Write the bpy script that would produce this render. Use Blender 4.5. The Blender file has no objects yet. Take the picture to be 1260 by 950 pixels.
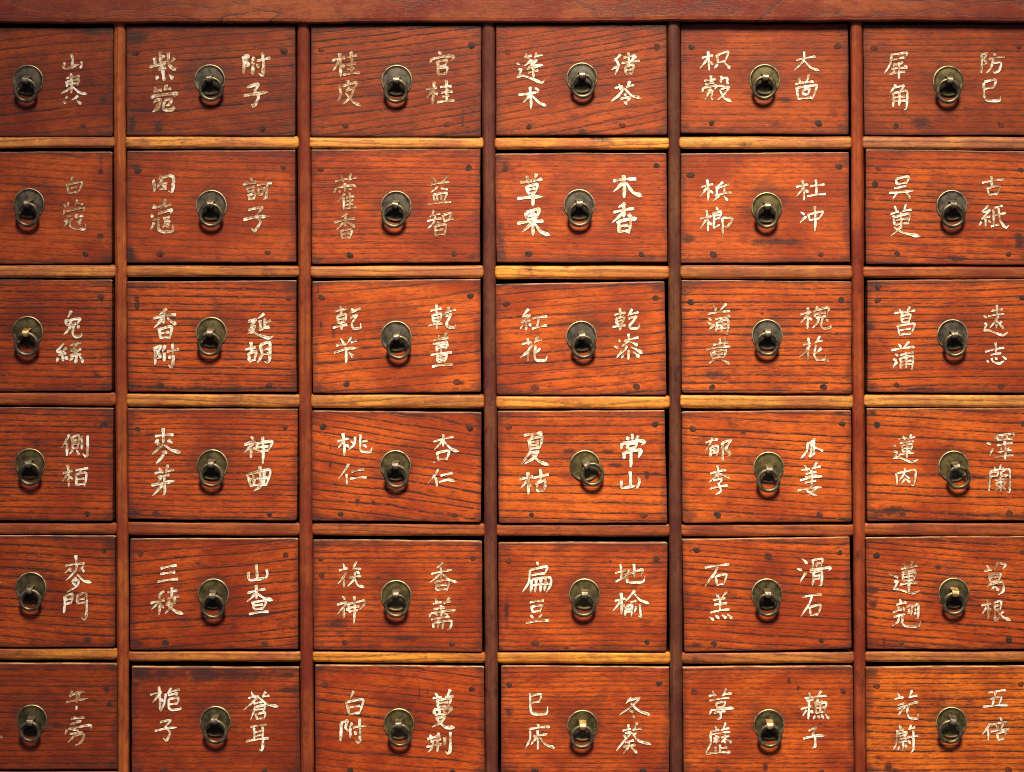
import bpy, bmesh, math, random
from mathutils import Vector, Matrix

# ------------------------------------------------------------------ camera, light, exposure
SC = bpy.context.scene
S = 0.00075                      # metres per photograph pixel on the cabinet front
W_PX, H_PX = 1260, 950
CAM_D = 1.9                      # camera distance from the cabinet front (y = 0)

cam_data = bpy.data.cameras.new("camera")
cam = bpy.data.objects.new("camera", cam_data)
SC.collection.objects.link(cam)
cam.location = (0, -CAM_D, 0)
cam.rotation_euler = (math.radians(90), 0, 0)
cam_data.sensor_width = 36.0
cam_data.lens = 36.0 * CAM_D / (W_PX * S)
cam_data.clip_start = 0.05
cam_data.clip_end = 100
SC.camera = cam

world = bpy.data.worlds.new("World")
SC.world = world
world.use_nodes = True
bg = world.node_tree.nodes["Background"]
bg.inputs[0].default_value = (0.60, 0.50, 0.80, 1)
bg.inputs[1].default_value = 0.23


def lamp(name, loc, aim, energy, color, size, blend, radius):
    d = bpy.data.lights.new(name, 'SPOT')
    d.energy = energy
    d.color = color
    d.spot_size = math.radians(size)
    d.spot_blend = blend
    d.shadow_soft_size = radius
    o = bpy.data.objects.new(name, d)
    o.location = loc
    o.rotation_euler = (Vector(aim) - Vector(loc)).to_track_quat('-Z', 'Y').to_euler()
    SC.collection.objects.link(o)


lamp("ceiling_spotlight", (0.12, -1.95, 2.15), (0.12, 0, -0.18), 1110, (1.0, 0.82, 0.58), 35, 1.0, 0.42)

SC.view_settings.view_transform = 'Standard'
SC.view_settings.look = 'None'
SC.view_settings.exposure = 0.0
SC.view_settings.gamma = 1.0
SC.view_settings.use_curve_mapping = False
SC.cycles.use_denoising = False
SC.cycles.max_bounces = 6
SC.cycles.filter_width = 1.05

# ------------------------------------------------------------------ helpers
OX = {1: 0, 2: 140, 3: 370, 4: 595, 5: 820, 6: 1020}
OY = {1: 20, 2: 170, 3: 330, 4: 490, 5: 645, 6: 780}


def photo(r, c, x, y):
    """crop coordinates of drawer (r, c) -> photograph pixels"""
    s = 5.5875 if c == 1 else 5.25
    return OX[c] + x / s, OY[r] + y / s


def wpt(px, py, y=0.0):
    """photograph pixels -> world point at depth y"""
    k = (CAM_D + y) / CAM_D
    return Vector(((px - W_PX / 2) * S * k, y, (H_PX / 2 - py) * S * k))


def link(o, parent=None):
    SC.collection.objects.link(o)
    if parent is not None:
        o.parent = parent
    return o


def mesh_obj(name, verts, faces, mat, parent=None, smooth=False, loc=None):
    me = bpy.data.meshes.new(name)
    me.from_pydata([tuple(v) for v in verts], [], faces)
    me.update()
    bm = bmesh.new()
    bm.from_mesh(me)
    bmesh.ops.recalc_face_normals(bm, faces=bm.faces)
    bm.to_mesh(me)
    bm.free()
    if smooth:
        for p in me.polygons:
            p.use_smooth = True
    me.materials.append(mat)
    o = bpy.data.objects.new(name, me)
    if loc is not None:
        o.location = loc
    return link(o, parent)


def empty(name, loc, parent=None):
    o = bpy.data.objects.new(name, None)
    o.empty_display_size = 0.01
    o.location = loc
    return link(o, parent)


def box(verts, faces, a, b):
    n = len(verts)
    x0, y0, z0 = a
    x1, y1, z1 = b
    verts += [(x0, y0, z0), (x1, y0, z0), (x1, y1, z0), (x0, y1, z0),
              (x0, y0, z1), (x1, y0, z1), (x1, y1, z1), (x0, y1, z1)]
    faces += [tuple(n + i for i in f) for f in
              ((0, 1, 5, 4), (1, 2, 6, 5), (2, 3, 7, 6), (3, 0, 4, 7), (4, 5, 6, 7), (3, 2, 1, 0))]


# ------------------------------------------------------------------ materials
class NT:
    def __init__(self, name):
        self.m = bpy.data.materials.new(name)
        self.m.use_nodes = True
        self.t = self.m.node_tree
        self.b = self.t.nodes["Principled BSDF"]

    def n(self, typ, **kw):
        nd = self.t.nodes.new(typ)
        for k, v in kw.items():
            setattr(nd, k, v)
        return nd

    def put(self, sock, v):
        if hasattr(v, 'is_output') or isinstance(v, bpy.types.NodeSocket):
            self.t.links.new(v, sock)
        else:
            sock.default_value = v

    def math(self, op, a, b=0.0, c=0.0, clamp=False):
        nd = self.n('ShaderNodeMath', operation=op)
        nd.use_clamp = clamp
        self.put(nd.inputs[0], a)
        self.put(nd.inputs[1], b)
        if op in ('MULTIPLY_ADD', 'SMOOTH_MIN', 'COMPARE'):
            self.put(nd.inputs[2], c)
        return nd.outputs[0]

    def mapr(self, v, a, b, c=0.0, d=1.0, smooth=True):
        nd = self.n('ShaderNodeMapRange')
        nd.interpolation_type = 'SMOOTHSTEP' if smooth else 'LINEAR'
        for i, q in enumerate((v, a, b, c, d)):
            self.put(nd.inputs[i], q)
        return nd.outputs[0]

    def mapping(self, vec, loc=(0, 0, 0), rot=(0, 0, 0), scale=(1, 1, 1)):
        nd = self.n('ShaderNodeMapping')
        self.put(nd.inputs[0], vec)
        nd.inputs[1].default_value = loc
        nd.inputs[2].default_value = rot
        nd.inputs[3].default_value = scale
        return nd.outputs[0]

    def noise(self, vec, scale=1.0, detail=2.0, rough=0.5, dist=0.0):
        nd = self.n('ShaderNodeTexNoise')
        self.put(nd.inputs['Vector'], vec)
        nd.inputs['Scale'].default_value = scale
        nd.inputs['Detail'].default_value = detail
        nd.inputs['Roughness'].default_value = rough
        nd.inputs['Distortion'].default_value = dist
        return nd.outputs['Fac']

    def mix(self, f, a, b, mode='MIX'):
        nd = self.n('ShaderNodeMix', data_type='RGBA', blend_type=mode)
        self.put(nd.inputs[0], f)
        for s, v in ((nd.inputs[6], a), (nd.inputs[7], b)):
            if isinstance(v, tuple) and len(v) == 3:
                v = v + (1,)
            self.put(s, v)
        return nd.outputs[2]

    def bump(self, h, strength=0.3, dist=0.001):
        nd = self.n('ShaderNodeBump')
        nd.inputs['Strength'].default_value = strength
        nd.inputs['Distance'].default_value = dist
        self.put(nd.inputs['Height'], h)
        self.t.links.new(nd.outputs[0], self.b.inputs['Normal'])


def wood(name, base, dark, ang=0.0, spacing=0.009, line=0.8, pore=0.6, warp=0.004, seed=0, vertical=False,
         stains=(), halo=None, edge=0.0, half=None, rough=0.44, blotch=0.5, pale=None, dirt=0.5, bands=0.35):
    """Open-grained lacquered wood: growth lines made of short dark pores, uneven lacquer, dirt and stains."""
    k = NT(name)
    rng = random.Random(seed * 7 + 3)
    tc = k.n('ShaderNodeTexCoord').outputs['Object']
    off = (rng.uniform(-40, 40), rng.uniform(-40, 40), rng.uniform(-40, 40))
    rot = (0, math.radians(ang) + (math.radians(90) if vertical else 0), 0)
    p = k.mapping(tc, rot=rot)
    pn = k.mapping(p, loc=off)
    sep = k.n('ShaderNodeSeparateXYZ')
    k.put(sep.inputs[0], p)
    z = sep.outputs[2]
    lo = k.noise(k.mapping(pn, scale=(5, 5, 16)), 1.0, 2.0, 0.5)
    mid = k.noise(k.mapping(pn, scale=(38, 20, 90)), 1.0, 3.0, 0.6)
    t = k.math('MULTIPLY_ADD', k.math('SUBTRACT', lo, 0.5), warp * 2.2, z)
    t = k.math('MULTIPLY_ADD', k.math('SUBTRACT', mid, 0.5), warp * 0.36, t)
    # uneven spacing
    un = k.noise(k.mapping(pn, scale=(0.8, 0.8, 55)), 1.0, 1.0, 0.5)
    t = k.math('MULTIPLY_ADD', un, spacing * 1.5, t)
    ts = k.math('MULTIPLY_ADD', t, 1.0 / spacing, rng.uniform(0, 50) + 100)
    idn = k.math('FLOOR', ts)
    fr = k.math('FRACT', ts)
    wn = k.n('ShaderNodeTexWhiteNoise', noise_dimensions='1D')
    k.put(wn.inputs['W'], idn)
    strength = k.mapr(wn.outputs[0], 0.0, 1.0, 0.62, 1.0, False)
    lw = min(0.5, 0.0016 / spacing)
    l1 = k.mapr(fr, 0.0, lw * 0.35, 0, 1)
    l2 = k.mapr(fr, lw * 0.5, lw * 1.6, 1, 0)
    ln = k.math('MULTIPLY', k.math('MULTIPLY', l1, l2), strength)
    brk = k.noise(k.mapping(pn, scale=(190, 60, 700)), 1.0, 2.0, 0.6)
    brk2 = k.noise(k.mapping(pn, scale=(22, 10, 60)), 1.0, 2.0, 0.6)
    ln = k.math('MULTIPLY', ln, k.mapr(brk, 0.32, 0.50, 0.22, 1.0))
    ln = k.math('MULTIPLY', ln, k.mapr(brk2, 0.28, 0.55, 0.50, 1.0))
    # soft darker band on one side of each line
    band = k.math('MULTIPLY', k.mapr(fr, 0.0, 0.75, 1.0, 0.0), strength)
    # fine pores everywhere
    por = k.noise(k.mapping(pn, scale=(120, 60, 1500)), 1.0, 2.0, 0.65)
    por = k.mapr(por, 0.52, 0.64, 0, 1)
    ts2 = k.math('MULTIPLY_ADD', t, 2.7 / spacing, rng.uniform(0, 50) + 100)
    f2 = k.math('FRACT', ts2)
    wn2 = k.n('ShaderNodeTexWhiteNoise', noise_dimensions='1D')
    k.put(wn2.inputs['W'], k.math('FLOOR', ts2))
    ln2 = k.math('MULTIPLY', k.mapr(k.math('ABSOLUTE', k.math('SUBTRACT', f2, 0.4)), 0.03, min(0.35, 0.0017 / spacing), 1, 0), k.mapr(wn2.outputs[0], 0.3, 1.0, 0.0, 0.75, False))
    ln2 = k.math('MULTIPLY', ln2, k.mapr(k.noise(k.mapping(pn, loc=(5, 5, 5), scale=(150, 60, 800)), 1.0, 2.0, 0.65), 0.40, 0.60, 0.0, 1.0))
    ln = k.math('MAXIMUM', ln, ln2)
    fine = k.noise(k.mapping(pn, scale=(14, 10, 420)), 1.0, 3.0, 0.6)
    cloud = k.noise(k.mapping(pn, scale=(16, 10, 26)), 1.0, 4.0, 0.6)
    speck = k.noise(k.mapping(tc, loc=off, scale=(900, 900, 1100)), 1.0, 2.0, 0.7)
    drt = k.noise(k.mapping(pn, loc=(9, 4, 2), scale=(40, 30, 75)), 1.0, 5.0, 0.72)
    big = k.noise(k.mapping(pn, loc=(3, 8, 5), scale=(11, 9, 15)), 1.0, 2.0, 0.5)

    lit = tuple(min(1, v * q) for v, q in zip(base, (1.22, 1.35, 1.3)))
    low = tuple(v * q for v, q in zip(base, (0.60, 0.42, 0.95)))
    col = k.mix(k.mapr(cloud, 0.34, 0.66, 0, 1), low, lit)
    mott = k.noise(k.mapping(pn, loc=(1, 7, 3), scale=(75, 40, 170)), 1.0, 5.0, 0.7)
    col = k.mix(k.mapr(mott, 0.48, 0.70, 0, 0.75), col, tuple(v * q for v, q in zip(base, (0.42, 0.26, 0.75))))
    col = k.mix(k.math('MULTIPLY', k.mapr(fine, 0.35, 0.68, 0, 1), 0.42), col, tuple(v * 0.55 for v in base))
    col = k.mix(k.math('MULTIPLY', band, bands), col, tuple(v * q for v, q in zip(base, (0.50, 0.42, 0.55))))
    col = k.mix(k.math('MULTIPLY', por, pore), col, dark)
    col = k.mix(k.math('MULTIPLY', ln, line * 1.35, clamp=True), col, dark)
    col = k.mix(k.mapr(speck, 0.3, 0.75, 0.0, 0.30), col, tuple(v * 0.45 for v in base))
    dm = k.math('MULTIPLY', k.mapr(drt, 0.52, 0.72, 0, 1), k.mapr(big, 0.45, 0.68, 0, 1))
    dirt_c = (0.020, 0.010, 0.009)
    col = k.mix(k.math('MULTIPLY', dm, dirt), col, dirt_c)
    sx = k.n('ShaderNodeSeparateXYZ')
    k.put(sx.inputs[0], tc)
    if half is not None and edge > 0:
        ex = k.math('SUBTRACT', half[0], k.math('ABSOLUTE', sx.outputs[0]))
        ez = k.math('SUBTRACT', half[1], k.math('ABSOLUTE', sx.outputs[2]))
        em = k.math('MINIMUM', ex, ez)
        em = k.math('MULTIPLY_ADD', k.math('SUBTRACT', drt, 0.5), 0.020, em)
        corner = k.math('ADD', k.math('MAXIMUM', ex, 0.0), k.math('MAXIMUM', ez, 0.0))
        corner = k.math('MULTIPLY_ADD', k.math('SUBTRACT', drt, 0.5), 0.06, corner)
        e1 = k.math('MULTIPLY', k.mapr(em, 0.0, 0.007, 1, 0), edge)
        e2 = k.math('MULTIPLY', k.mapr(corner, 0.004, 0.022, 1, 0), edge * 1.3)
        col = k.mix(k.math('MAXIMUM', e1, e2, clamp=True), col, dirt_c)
    stain_mask = None
    lst = [(a, b, rx, rz, 0.85, 0.75) for a, b, rx, rz in stains]
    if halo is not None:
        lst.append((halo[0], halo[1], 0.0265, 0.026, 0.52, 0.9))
    for a, b, rx, rz, amt, soft in lst:
        d = k.n('ShaderNodeVectorMath', operation='LENGTH')
        k.put(d.inputs[0], k.mapping(tc, loc=(-a / rx, 0, -b / rz), scale=(1 / rx, 0, 1 / rz)))
        v = k.math('MULTIPLY_ADD', k.math('SUBTRACT', drt, 0.5), 3.2, d.outputs['Value'])
        v = k.math('MULTIPLY_ADD', k.math('SUBTRACT', speck, 0.5), 0.9, v)
        q = k.math('MULTIPLY', k.mapr(v, 1.0 - soft, 1.12, 1, 0), amt)
        stain_mask = q if stain_mask is None else k.math('MAXIMUM', stain_mask, q)
    if stain_mask is not None:
        col = k.mix(stain_mask, col, (0.028, 0.010, 0.010))
    # worn bare wood and a painted highlight along the upward edges
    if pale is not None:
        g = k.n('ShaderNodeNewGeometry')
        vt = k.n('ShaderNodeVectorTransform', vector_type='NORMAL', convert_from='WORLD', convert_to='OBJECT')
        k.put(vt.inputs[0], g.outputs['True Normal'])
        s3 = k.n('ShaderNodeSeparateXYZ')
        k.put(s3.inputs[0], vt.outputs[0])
        wear_glint = k.math('MULTIPLY', k.mapr(s3.outputs[2], 0.30, 0.55, 0, 1),
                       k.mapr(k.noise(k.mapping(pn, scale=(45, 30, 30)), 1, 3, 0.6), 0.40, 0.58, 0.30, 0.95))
        col = k.mix(wear_glint, col, pale)
    k.put(k.b.inputs['Base Color'], col)
    rr = k.mapr(cloud, 0.2, 0.8, rough - 0.06, rough + 0.10, False)
    rr = k.math('MULTIPLY_ADD', ln, 0.3, rr)
    k.put(k.b.inputs['Roughness'], rr)
    k.b.inputs['Specular IOR Level'].default_value = 0.32
    h = k.math('MULTIPLY_ADD', ln, -1.0, k.math('MULTIPLY', fine, 0.35))
    h = k.math('MULTIPLY_ADD', por, -0.45, h)
    h = k.math("MULTIPLY_ADD", mid, 0.8, h)
    k.bump(h, 0.26, 0.0004)
    return k.m


def brass(name, base, dark, patina_shade=None, rough=0.42):
    k = NT(name)
    tc = k.n('ShaderNodeTexCoord').outputs['Object']
    oi = k.n('ShaderNodeObjectInfo').outputs['Random']
    cb = k.n('ShaderNodeCombineXYZ')
    k.put(cb.inputs[0], k.math('MULTIPLY', oi, 30.0))
    va = k.n('ShaderNodeVectorMath', operation='ADD')
    k.put(va.inputs[0], tc)
    k.put(va.inputs[1], cb.outputs[0])
    v = va.outputs[0]
    a = k.noise(v, 170, 4, 0.65)
    b = k.noise(v, 900, 3, 0.7)
    col = k.mix(k.mapr(a, 0.32, 0.66, 0, 1), dark, base)
    col = k.mix(k.mapr(b, 0.5, 0.75, 0, 0.55), col, tuple(q * 0.35 for q in dark))
    if patina_shade is not None:
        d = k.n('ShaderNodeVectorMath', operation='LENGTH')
        k.put(d.inputs[0], k.mapping(tc, loc=(-patina_shade[0] / patina_shade[2], 0, -patina_shade[1] / patina_shade[3]),
                                    scale=(1 / patina_shade[2], 0, 1 / patina_shade[3])))
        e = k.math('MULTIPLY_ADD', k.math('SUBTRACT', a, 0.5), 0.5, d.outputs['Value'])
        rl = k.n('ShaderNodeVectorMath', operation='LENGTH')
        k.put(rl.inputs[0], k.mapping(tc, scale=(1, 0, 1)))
        rim_glint = k.math('MULTIPLY', k.mapr(rl.outputs['Value'], 0.01330, 0.01365, 0, 1), k.mapr(a, 0.35, 0.6, 0.35, 1.0))
        col = k.mix(rim_glint, col, (0.46, 0.40, 0.24))  # edge highlight of the plate, painted as a brighter rim
        col = k.mix(k.mapr(e, 0.55, 1.05, 0.88, 0.0), col, (0.020, 0.017, 0.009))  # dark disc within the ring: patina with shade and dark reflection painted in
    k.put(k.b.inputs['Base Color'], col)
    k.b.inputs['Metallic'].default_value = 0.85
    k.put(k.b.inputs['Roughness'], k.mapr(a, 0.25, 0.75, rough - 0.08, rough + 0.16, False))
    k.bump(b, 0.25, 0.0003)
    return k.m


def paint(name, col, worn, amount, seed):
    """brushed cream paint, rubbed thin in places"""
    k = NT(name)
    tc = k.n('ShaderNodeTexCoord').outputs['Object']
    v = k.mapping(tc, loc=(seed * 1.7, 0, seed * 0.9))
    a = k.noise(v, 330, 4, 0.65)
    b = k.noise(v, 75, 2, 0.5)
    m = k.math('MULTIPLY_ADD', b, 0.55, a)
    c = k.mix(k.mapr(k.noise(v, 520, 2, 0.6), 0.35, 0.7, 0, 1), col, tuple(q * 0.74 for q in col))
    edge = 0.92 - amount
    c = k.mix(k.mapr(m, edge - 0.16, edge + 0.02, 0, 0.85), c, (0.40, 0.27, 0.13))
    c = k.mix(k.mapr(m, edge - 0.02, edge + 0.12, 0, 0.92), c, worn)
    k.put(k.b.inputs['Base Color'], c)
    k.b.inputs['Roughness'].default_value = 0.55
    k.bump(a, 0.4, 0.0004)
    return k.m


RED = (0.390, 0.058, 0.0040)
DARK = (0.016, 0.0050, 0.0045)
M_NAILS = []
for i_, (b_, d_) in enumerate((((0.060, 0.024, 0.017), (0.018, 0.009, 0.008)), ((0.095, 0.027, 0.013), (0.032, 0.012, 0.008)),
                               ((0.130, 0.030, 0.011), (0.038, 0.012, 0.007)), ((0.050, 0.026, 0.022), (0.014, 0.009, 0.009)))):
    mm = brass("nail_iron_%d" % i_, b_, d_, rough=0.72)
    mm.node_tree.nodes['Principled BSDF'].inputs['Specular IOR Level'].default_value = 0.25
    mm.node_tree.nodes["Principled BSDF"].inputs['Metallic'].default_value = 0.0
    M_NAILS.append(mm)
M_RING = brass("ring_brass", (0.190, 0.172, 0.108), (0.074, 0.068, 0.043), rough=0.42)
M_STAPLE = brass("staple_brass", (0.31, 0.275, 0.21), (0.10, 0.092, 0.068), rough=0.40)
M_STAPLE_BRIGHT = brass("staple_rubbed_brass", (0.85, 0.62, 0.30), (0.5, 0.34, 0.14), rough=0.38)
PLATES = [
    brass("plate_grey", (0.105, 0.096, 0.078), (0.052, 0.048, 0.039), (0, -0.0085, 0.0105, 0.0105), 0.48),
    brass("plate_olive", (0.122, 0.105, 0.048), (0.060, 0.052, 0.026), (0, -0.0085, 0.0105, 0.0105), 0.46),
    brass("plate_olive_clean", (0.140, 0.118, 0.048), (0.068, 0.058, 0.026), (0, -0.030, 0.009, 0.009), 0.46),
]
M_BOX = wood("drawer_side_wood", (0.10, 0.035, 0.012), (0.02, 0.01, 0.006), seed=501, spacing=0.012)
M_INNER = wood("carcass_wood", (0.045, 0.014, 0.006), (0.01, 0.005, 0.003), seed=502, spacing=0.012)

M_EDGE_SHADE = NT('letter_edge_shade')  # dark rim painted round the strokes as the shade of carved edges
M_EDGE_SHADE.b.inputs['Base Color'].default_value = (0.045, 0.013, 0.008, 1)
M_EDGE_SHADE.b.inputs['Roughness'].default_value = 0.7
M_EDGE_SHADE = M_EDGE_SHADE.m

# ------------------------------------------------------------------ the cabinet frame
cab = empty("medicine_cabinet", wpt(630, 960, 0.0))
cab["label"] = "red-brown wooden cabinet frame with half-round tan rails between its drawers"
cab["category"] = "cabinet"
CL = Vector(cab.location)


def cpt(px, py, y):
    return wpt(px, py, y) - CL


# stiles: (x left/right at photo top y=30, at bottom y=950)
STILES = [((-87, -71), (-84, -67)), ((139.6, 154.8), (144.8, 159.6)), ((365.6, 381.3), (369.9, 386.6)),
          ((592.9, 609.0), (597.2, 613.2)), ((821.4, 836.8), (824.2, 840.0)), ((1046.3, 1061.6), (1051.0, 1065.8)),
          ((1272, 1288), (1276, 1292))]
STILE_COL = [(0.30, 0.075, 0.016), (0.34, 0.085, 0.018), (0.24, 0.052, 0.014), (0.120, 0.036, 0.018),
             (0.115, 0.040, 0.017), (0.27, 0.052, 0.013), (0.27, 0.055, 0.014)]


def stile(i):
    (a0, a1), (b0, b1) = STILES[i]
    rng = random.Random(40 + i)
    verts, faces = [], []
    nseg, nz = 12, 70
    for j in range(nz + 1):
        f = j / nz
        py = 20 + f * (975 - 20)
        tt = (py - 30) / 920
        l = a0 + (b0 - a0) * tt + 0.25 * math.sin(py * 0.021 + i) + rng.uniform(-0.12, 0.12)
        r = a1 + (b1 - a1) * tt + 0.25 * math.sin(py * 0.017 + 2 * i) + rng.uniform(-0.12, 0.12)
        for q in range(nseg + 1):
            u = -1 + 2 * q / nseg
            d = -0.0040 * (1 - abs(u) ** 3.2) ** 0.6 - 0.0004
            verts.append(cpt((l + r) / 2 + u * (r - l) / 2, py, d))
    for j in range(nz):
        for q in range(nseg):
            a = j * (nseg + 1) + q
            faces.append((a, a + 1, a + nseg + 2, a + nseg + 1))
    m = wood("stile_wood_%d" % i, STILE_COL[i], (0.025, 0.008, 0.006), vertical=True, spacing=0.006, line=0.35, pore=0.25,
             seed=60 + i, rough=0.34, dirt=0.75)
    o = mesh_obj("stile", verts, faces, m, cab, smooth=True)
    # partition board behind it
    v2, f2 = [], []
    lx, rx = cpt((a0 + b0) / 2 + 3.5, 0, 0.004)[0], cpt((a1 + b1) / 2 - 3.5, 0, 0.004)[0]
    box(v2, f2, (lx, 0.002, cpt(0, 985, 0)[2]), (rx, 0.30, cpt(0, 20, 0)[2]))
    mesh_obj("partition", v2, f2, M_INNER, cab)


for i in range(7):
    stile(i)

# rails: per row, per column, (top, bottom) in photograph pixels at the left end and the right end
RAILS = {
    1: [(168.4, 182.4, 168.0, 182.0), (167.6, 182.9, 167.8, 183.0), (168.6, 182.9, 168.8, 183.2), (169.5, 183.8, 169.3, 184.0),
        (168.4, 183.2, 168.2, 183.4), (168.2, 183.6, 168.8, 184.8)],
    2: [(325.9, 341.6, 325.7, 341.8), (326.2, 340.6, 327.2, 340.8), (327.4, 341.6, 326.6, 341.8), (327.0, 343.4, 327.0, 343.6),
        (325.8, 342.6, 326.8, 343.6), (327.9, 342.2, 327.9, 342.8)],
    3: [(482.2, 498.0, 482.8, 499.2), (483.8, 499.8, 484.9, 501.2), (484.4, 501.8, 484.9, 502.6), (486.4, 502.6, 486.6, 502.6),
        (485.2, 502.2, 485.2, 502.8), (485.2, 500.6, 485.4, 501.4)],
    4: [(643.2, 656.4, 643.0, 656.8), (641.6, 658.4, 643.0, 658.8), (642.8, 658.6, 644.2, 659.6), (644.7, 659.6, 644.7, 660.0),
        (644.5, 659.8, 644.7, 659.4), (643.0, 658.6, 643.0, 659.2)],
    5: [(797.2, 811.0, 797.2, 811.6), (801.0, 813.6, 801.0, 814.2), (801.0, 814.6, 802.0, 815.6), (801.3, 816.2, 801.8, 816.6),
        (802.2, 816.4, 801.4, 815.8), (801.3, 814.6, 801.3, 813.8)],
    6: [(948.2, 962, 948.2, 962)] + [(958, 972, 958, 972)] * 5,
}
TAN, TAN2, BRN, RRD = (0.58, 0.235, 0.044), (0.64, 0.255, 0.034), (0.44, 0.155, 0.028), (0.31, 0.070, 0.012)
RAILCOL = {
    1: [TAN, TAN, TAN, TAN2, TAN, (0.42, 0.165, 0.048)],
    2: [TAN, BRN, TAN, TAN2, BRN, RRD],
    3: [RRD, (0.50, 0.195, 0.032), (0.50, 0.195, 0.03), TAN2, (0.54, 0.23, 0.036), (0.54, 0.23, 0.042)],
    4: [RRD, RRD, RRD, RRD, RRD, RRD],
    5: [(0.46, 0.165, 0.024), (0.47, 0.165, 0.025), (0.60, 0.225, 0.022), (0.68, 0.28, 0.026), BRN, BRN],
    6: [RRD] * 6,
}


RAILD = {1: -0.0040, 2: -0.0034, 3: -0.0028, 4: -0.0018, 5: -0.0028, 6: -0.0030}


def rail(r, c):
    tl, bl, tr, br = RAILS[r][c - 1]
    rng = random.Random(r * 17 + c)
    py = (tl + bl) / 2
    f = (py - 30) / 920

    def sx(i, k):
        return STILES[i][0][k] + (STILES[i][1][k] - STILES[i][0][k]) * f
    xl = sx(c - 1, 1) - rng.uniform(1.2, 2.4)
    xr = sx(c, 0) + rng.uniform(1.2, 2.4)
    n, m = 60, 12
    verts, faces = [], []
    endw = 4.2
    mx = (xl + xr) / 2
    org = wpt(mx, py, 0) - CL
    for i in range(n + 1):
        # denser sampling at the rounded ends
        s = 0.5 - 0.5 * math.cos(math.pi * i / n)
        s = s * 0.6 + (i / n) * 0.4
        x = xl + (xr - xl) * s
        e = min(x - xl, xr - x)
        k = 1.0 if e > endw else math.sqrt(max(0.0, 1 - (1 - e / endw) ** 2))
        kz = 0.42 + 0.58 * k
        kd = 0.30 + 0.70 * k
        t = tl + (tr - tl) * s + 0.22 * math.sin(x * 0.045 + r) + rng.uniform(-0.06, 0.06)
        b = bl + (br - bl) * s + 0.22 * math.sin(x * 0.038 + c)
        mid, hh = (t + b) / 2, (b - t) / 2
        for q in range(m + 1):
            u = -1 + 2 * q / m
            d = RAILD[r] * (1 - abs(u) ** 6.0) ** 0.8 * kd
            verts.append(cpt(x, mid + u * hh * kz, d) - org)
    for i in range(n):
        for q in range(m):
            a = i * (m + 1) + q
            faces.append((a, a + 1, a + m + 2, a + m + 1))
    for e0 in (0, n * (m + 1)):
        faces.append(tuple(e0 + q for q in range(m + 1)))
    col = RAILCOL[r][c - 1]
    mat = wood("rail_wood_%d_%d" % (r, c), col, (0.05, 0.016, 0.008), ang=rng.uniform(-2.5, 2.5) - (2 if c >= 5 else 0), spacing=0.006,
               line=0.6, pore=0.4, warp=0.008, seed=200 + r * 10 + c, rough=0.46, dirt=1.0)
    o = mesh_obj("rail", verts, faces, mat, cab, smooth=True, loc=org)
    # shelf board behind the rail
    v2, f2 = [], []
    box(v2, f2, (cpt(xl - 4, 0, 0)[0], 0.0015, cpt(0, (bl + br) / 2 - 2.0, 0)[2]),
        (cpt(xr + 4, 0, 0)[0], 0.30, cpt(0, (tl + tr) / 2 + 2.0, 0)[2]))
    mesh_obj("shelf", v2, f2, M_INNER, cab)


for r in range(1, 7):
    for c in range(1, 7):
        rail(r, c)

# top board with a rounded lower edge
verts, faces = [], []
prof = [(0.0, 0.30)]
xs = [-150 + i * 12 for i in range(0, 131)]
ring = []
nprof = None
for i, x in enumerate(xs):
    low = 27.6 + 0.9 * math.sin(x * 0.0047 + 0.4) + 0.5 * math.sin(x * 0.021) + 0.25 * math.sin(x * 0.083) + 1.0 * math.exp(-((x - 330) / 26.0) ** 2) * -1
    if x > 820:
        low -= 0.6
    pts = [(low + 1.0, 0.010), (low + 0.7, -0.0045), (low - 0.4, -0.0078), (low - 2.2, -0.0092), (low - 6, -0.0098), (-20, -0.010), (-95, -0.010), (-97, -0.008), (-97, 0.30)]
    nprof = len(pts)
    for (py, d) in pts:
        k = d if d < 0.05 else 0.30
        verts.append(cpt(x, py, k) if k < 0.05 else Vector((cpt(x, py, 0)[0], 0.30, cpt(x, py, 0)[2])))
for i in range(len(xs) - 1):
    for q in range(nprof - 1):
        a = i * nprof + q
        faces.append((a, a + 1, a + nprof + 1, a + nprof))
    a = i * nprof
    faces.append((a + nprof - 1, a, a + nprof, a + 2 * nprof - 1))
for e0 in (0, (len(xs) - 1) * nprof):
    faces.append(tuple(e0 + q for q in range(nprof)))
torg = cpt(630, 10, 0)
M_TOP = wood("top_board_wood", (0.25, 0.060, 0.020), (0.030, 0.012, 0.012), ang=1.0, spacing=0.013, line=0.75, pore=0.35, warp=0.042, seed=910,
             rough=0.30, dirt=0.35, bands=0.55)
mesh_obj("top_board", [v - torg for v in verts], faces, M_TOP, cab, loc=torg)

# back, roof, sides and plinth of the carcass
v2, f2 = [], []
box(v2, f2, (cpt(-84, 0, 0)[0], 0.012, cpt(0, 28, 0)[2]), (cpt(1290, 0, 0)[0], 0.296, cpt(0, 12, 0)[2]))
mesh_obj('roof_panel', v2, f2, M_INNER, cab)
v2, f2 = [], []
box(v2, f2, (cpt(-84, 0, 0)[0], 0.302, cpt(0, 985, 0)[2]), (cpt(1290, 0, 0)[0], 0.312, cpt(0, 22, 0)[2]))
mesh_obj("back_panel", v2, f2, M_INNER, cab)
M_SIDE = wood("side_wood", (0.24, 0.055, 0.015), (0.03, 0.01, 0.008), seed=77, vertical=True)
for xa, xb in ((-100, -88.5), (1293.5, 1305)):
    v2, f2 = [], []
    box(v2, f2, (cpt(xa, 0, 0)[0], -0.004, cpt(0, 985, 0)[2]), (cpt(xb, 0, 0)[0], 0.30, cpt(0, 33, 0)[2]))
    mesh_obj("side_panel", v2, f2, M_SIDE, cab)
v2, f2 = [], []
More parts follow.
